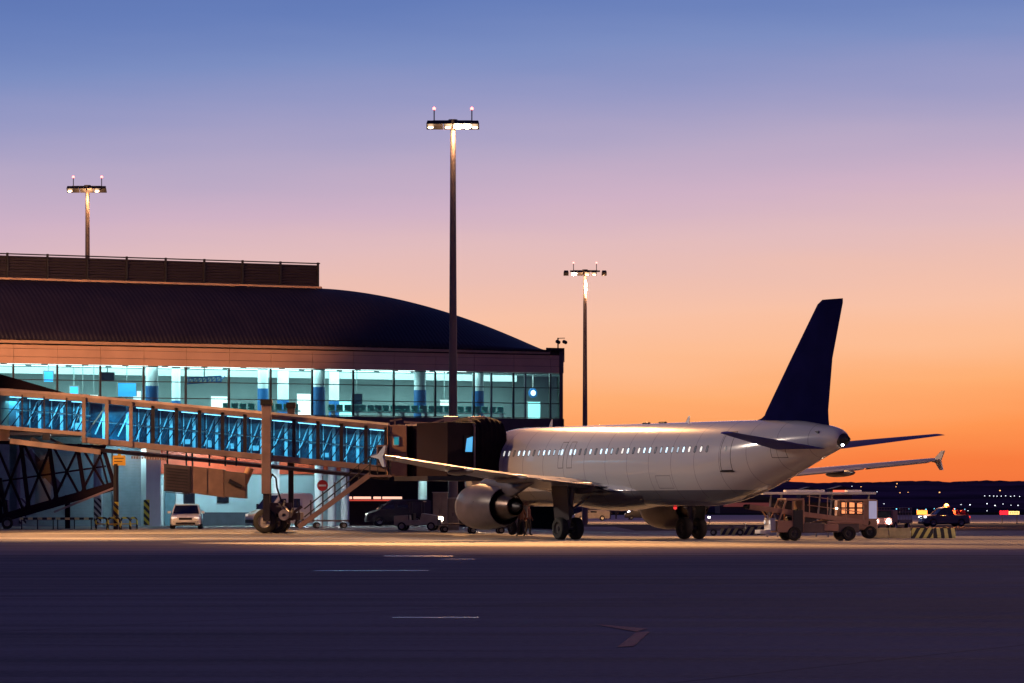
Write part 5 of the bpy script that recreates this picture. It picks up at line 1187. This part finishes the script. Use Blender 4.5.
# ------------------------------------------------------------------ people
def person(label, loc, rz, pose, jacket, trousers):
    H = 1.76
    J = {'pel':(0,0,.95),'sp':(0,.0,1.2),'ch':(0,0,1.38),'nk':(0,.0,1.5),'hd':(.02,0,1.62),'ht':(.0,0,1.74),
         'hl':(0,.1,.9),'kl':(.03+pose*.1,.11,.5),'al':(-.02+pose*.18,.12,.08),'tl':(.14+pose*.18,.14,.04),
         'hr':(0,-.1,.9),'kr':(.03-pose*.05,-.11,.5),'ar':(-.04-pose*.16,-.12,.08),'tr':(.12-pose*.16,-.14,.04),
         'sl':(0,.19,1.42),'el':(-.05,.26,1.15),'wl':(.12,.25,.92),'gl':(.16,.24,.84),'sr':(0,-.19,1.42),'er':(-.06,-.26,1.15),'wr':(.05,-.27,.90),'gr':(.08,-.27,.82)}
    R = {'pel':.15,'sp':.14,'ch':.16,'nk':.06,'hd':.10,'ht':.07,'hl':.1,'kl':.07,'al':.05,'tl':.045,'hr':.1,'kr':.07,'ar':.05,'tr':.045,'sl':.075,'el':.055,'wl':.04,'gl':.045,'sr':.075,'er':.055,'wr':.04,'gr':.045}
    E_ = [('pel','sp'),('sp','ch'),('ch','nk'),('nk','hd'),('hd','ht'),('pel','hl'),('hl','kl'),('kl','al'),('al','tl'),('pel','hr'),('hr','kr'),('kr','ar'),('ar','tr'),('ch','sl'),('sl','el'),('el','wl'),('wl','gl'),('ch','sr'),('sr','er'),('er','wr'),('wr','gr')]
    ks = list(J); me = bpy.data.meshes.new('person'); me.from_pydata([J[k] for k in ks], [(ks.index(a), ks.index(b)) for a, b in E_], [])
    tmp = bpy.data.objects.new('tmp', me); COL.objects.link(tmp); tmp.modifiers.new('s', 'SKIN')
    for i, k in enumerate(ks): me.skin_vertices[0].data[i].radius = (R[k], R[k]*(.8 if k in ('ch','sp','pel') else 1))
    me.skin_vertices[0].data[0].use_root = True
    sub = tmp.modifiers.new('d', 'SUBSURF'); sub.levels = 2; sub.render_levels = 2
    dg = bpy.context.evaluated_depsgraph_get(); nm = bpy.data.meshes.new_from_object(tmp.evaluated_get(dg)); bpy.data.objects.remove(tmp)
    nm.name = 'person'; nm.materials.clear()
    for mt in (trousers, jacket, pm('skin', (.42,.24,.17), .6), pm('dark hair', (.02,.015,.01), .8), M_black): nm.materials.append(mt)
    for p in nm.polygons:
        c = p.center; p.use_smooth = True
        p.material_index = 4 if c.z < .11 else (3 if c.z > 1.68 or (c.z > 1.58 and c.x < -.02) else (2 if c.z > 1.5 or (c.z < .9 and abs(c.y) > .2) else (1 if c.z > .92 or abs(c.y) > .21 else 0)))
    o = bpy.data.objects.new('person', nm); COL.objects.link(o); o.location = loc; o.rotation_euler = (0,0,rz); tag(o, label, 'person', 'ground crew'); return o
M_hiv = pm('hi-vis jacket', (.16,.07,.05), .8); M_trou = pm('dark work trousers', (.02,.02,.03), .8)
d = 219; 
for px, rz, ps, lb, dd in ((521,2.0,1,'ground worker in dark clothes standing just behind the nose wheels',219),(528,-.6,.4,'ground worker in dark clothes, right one beside the near engine exhaust',222)):
    x = (px-512)*dd/F; person(lb, (x, dd, G(x, dd)), rz, ps, M_hiv, M_trou)
for px, lb in ((610,'far ground worker under the fuselage, left of two'),(616,'far ground worker under the fuselage, right of two')):
    person(lb, ((px-512)*600/F, 600, 0), 1.0, .6, M_trou, M_trou)

# ------------------------------------------------------------------ camera and render
cam = bpy.data.cameras.new('camera'); co = bpy.data.objects.new('camera', cam); COL.objects.link(co); scene.camera = co
cam.sensor_width = 36; cam.lens = F/1024*36; cam.clip_start = .5; cam.clip_end = 30000
cam.shift_y = (HY-341.5)/1024
co.location = (0,0,HC); co.rotation_euler = (PI/2,0,0)
vs = scene.view_settings; vs.view_transform = 'Standard'; vs.look = 'None'; vs.gamma = 1; vs.exposure = 0; vs.use_curve_mapping = False
cy = scene.cycles; cy.use_denoising = True; cy.max_bounces = 6; cy.transparent_max_bounces = 12; cy.sample_clamp_indirect = 4; cy.caustics_reflective = False; cy.caustics_refractive = False
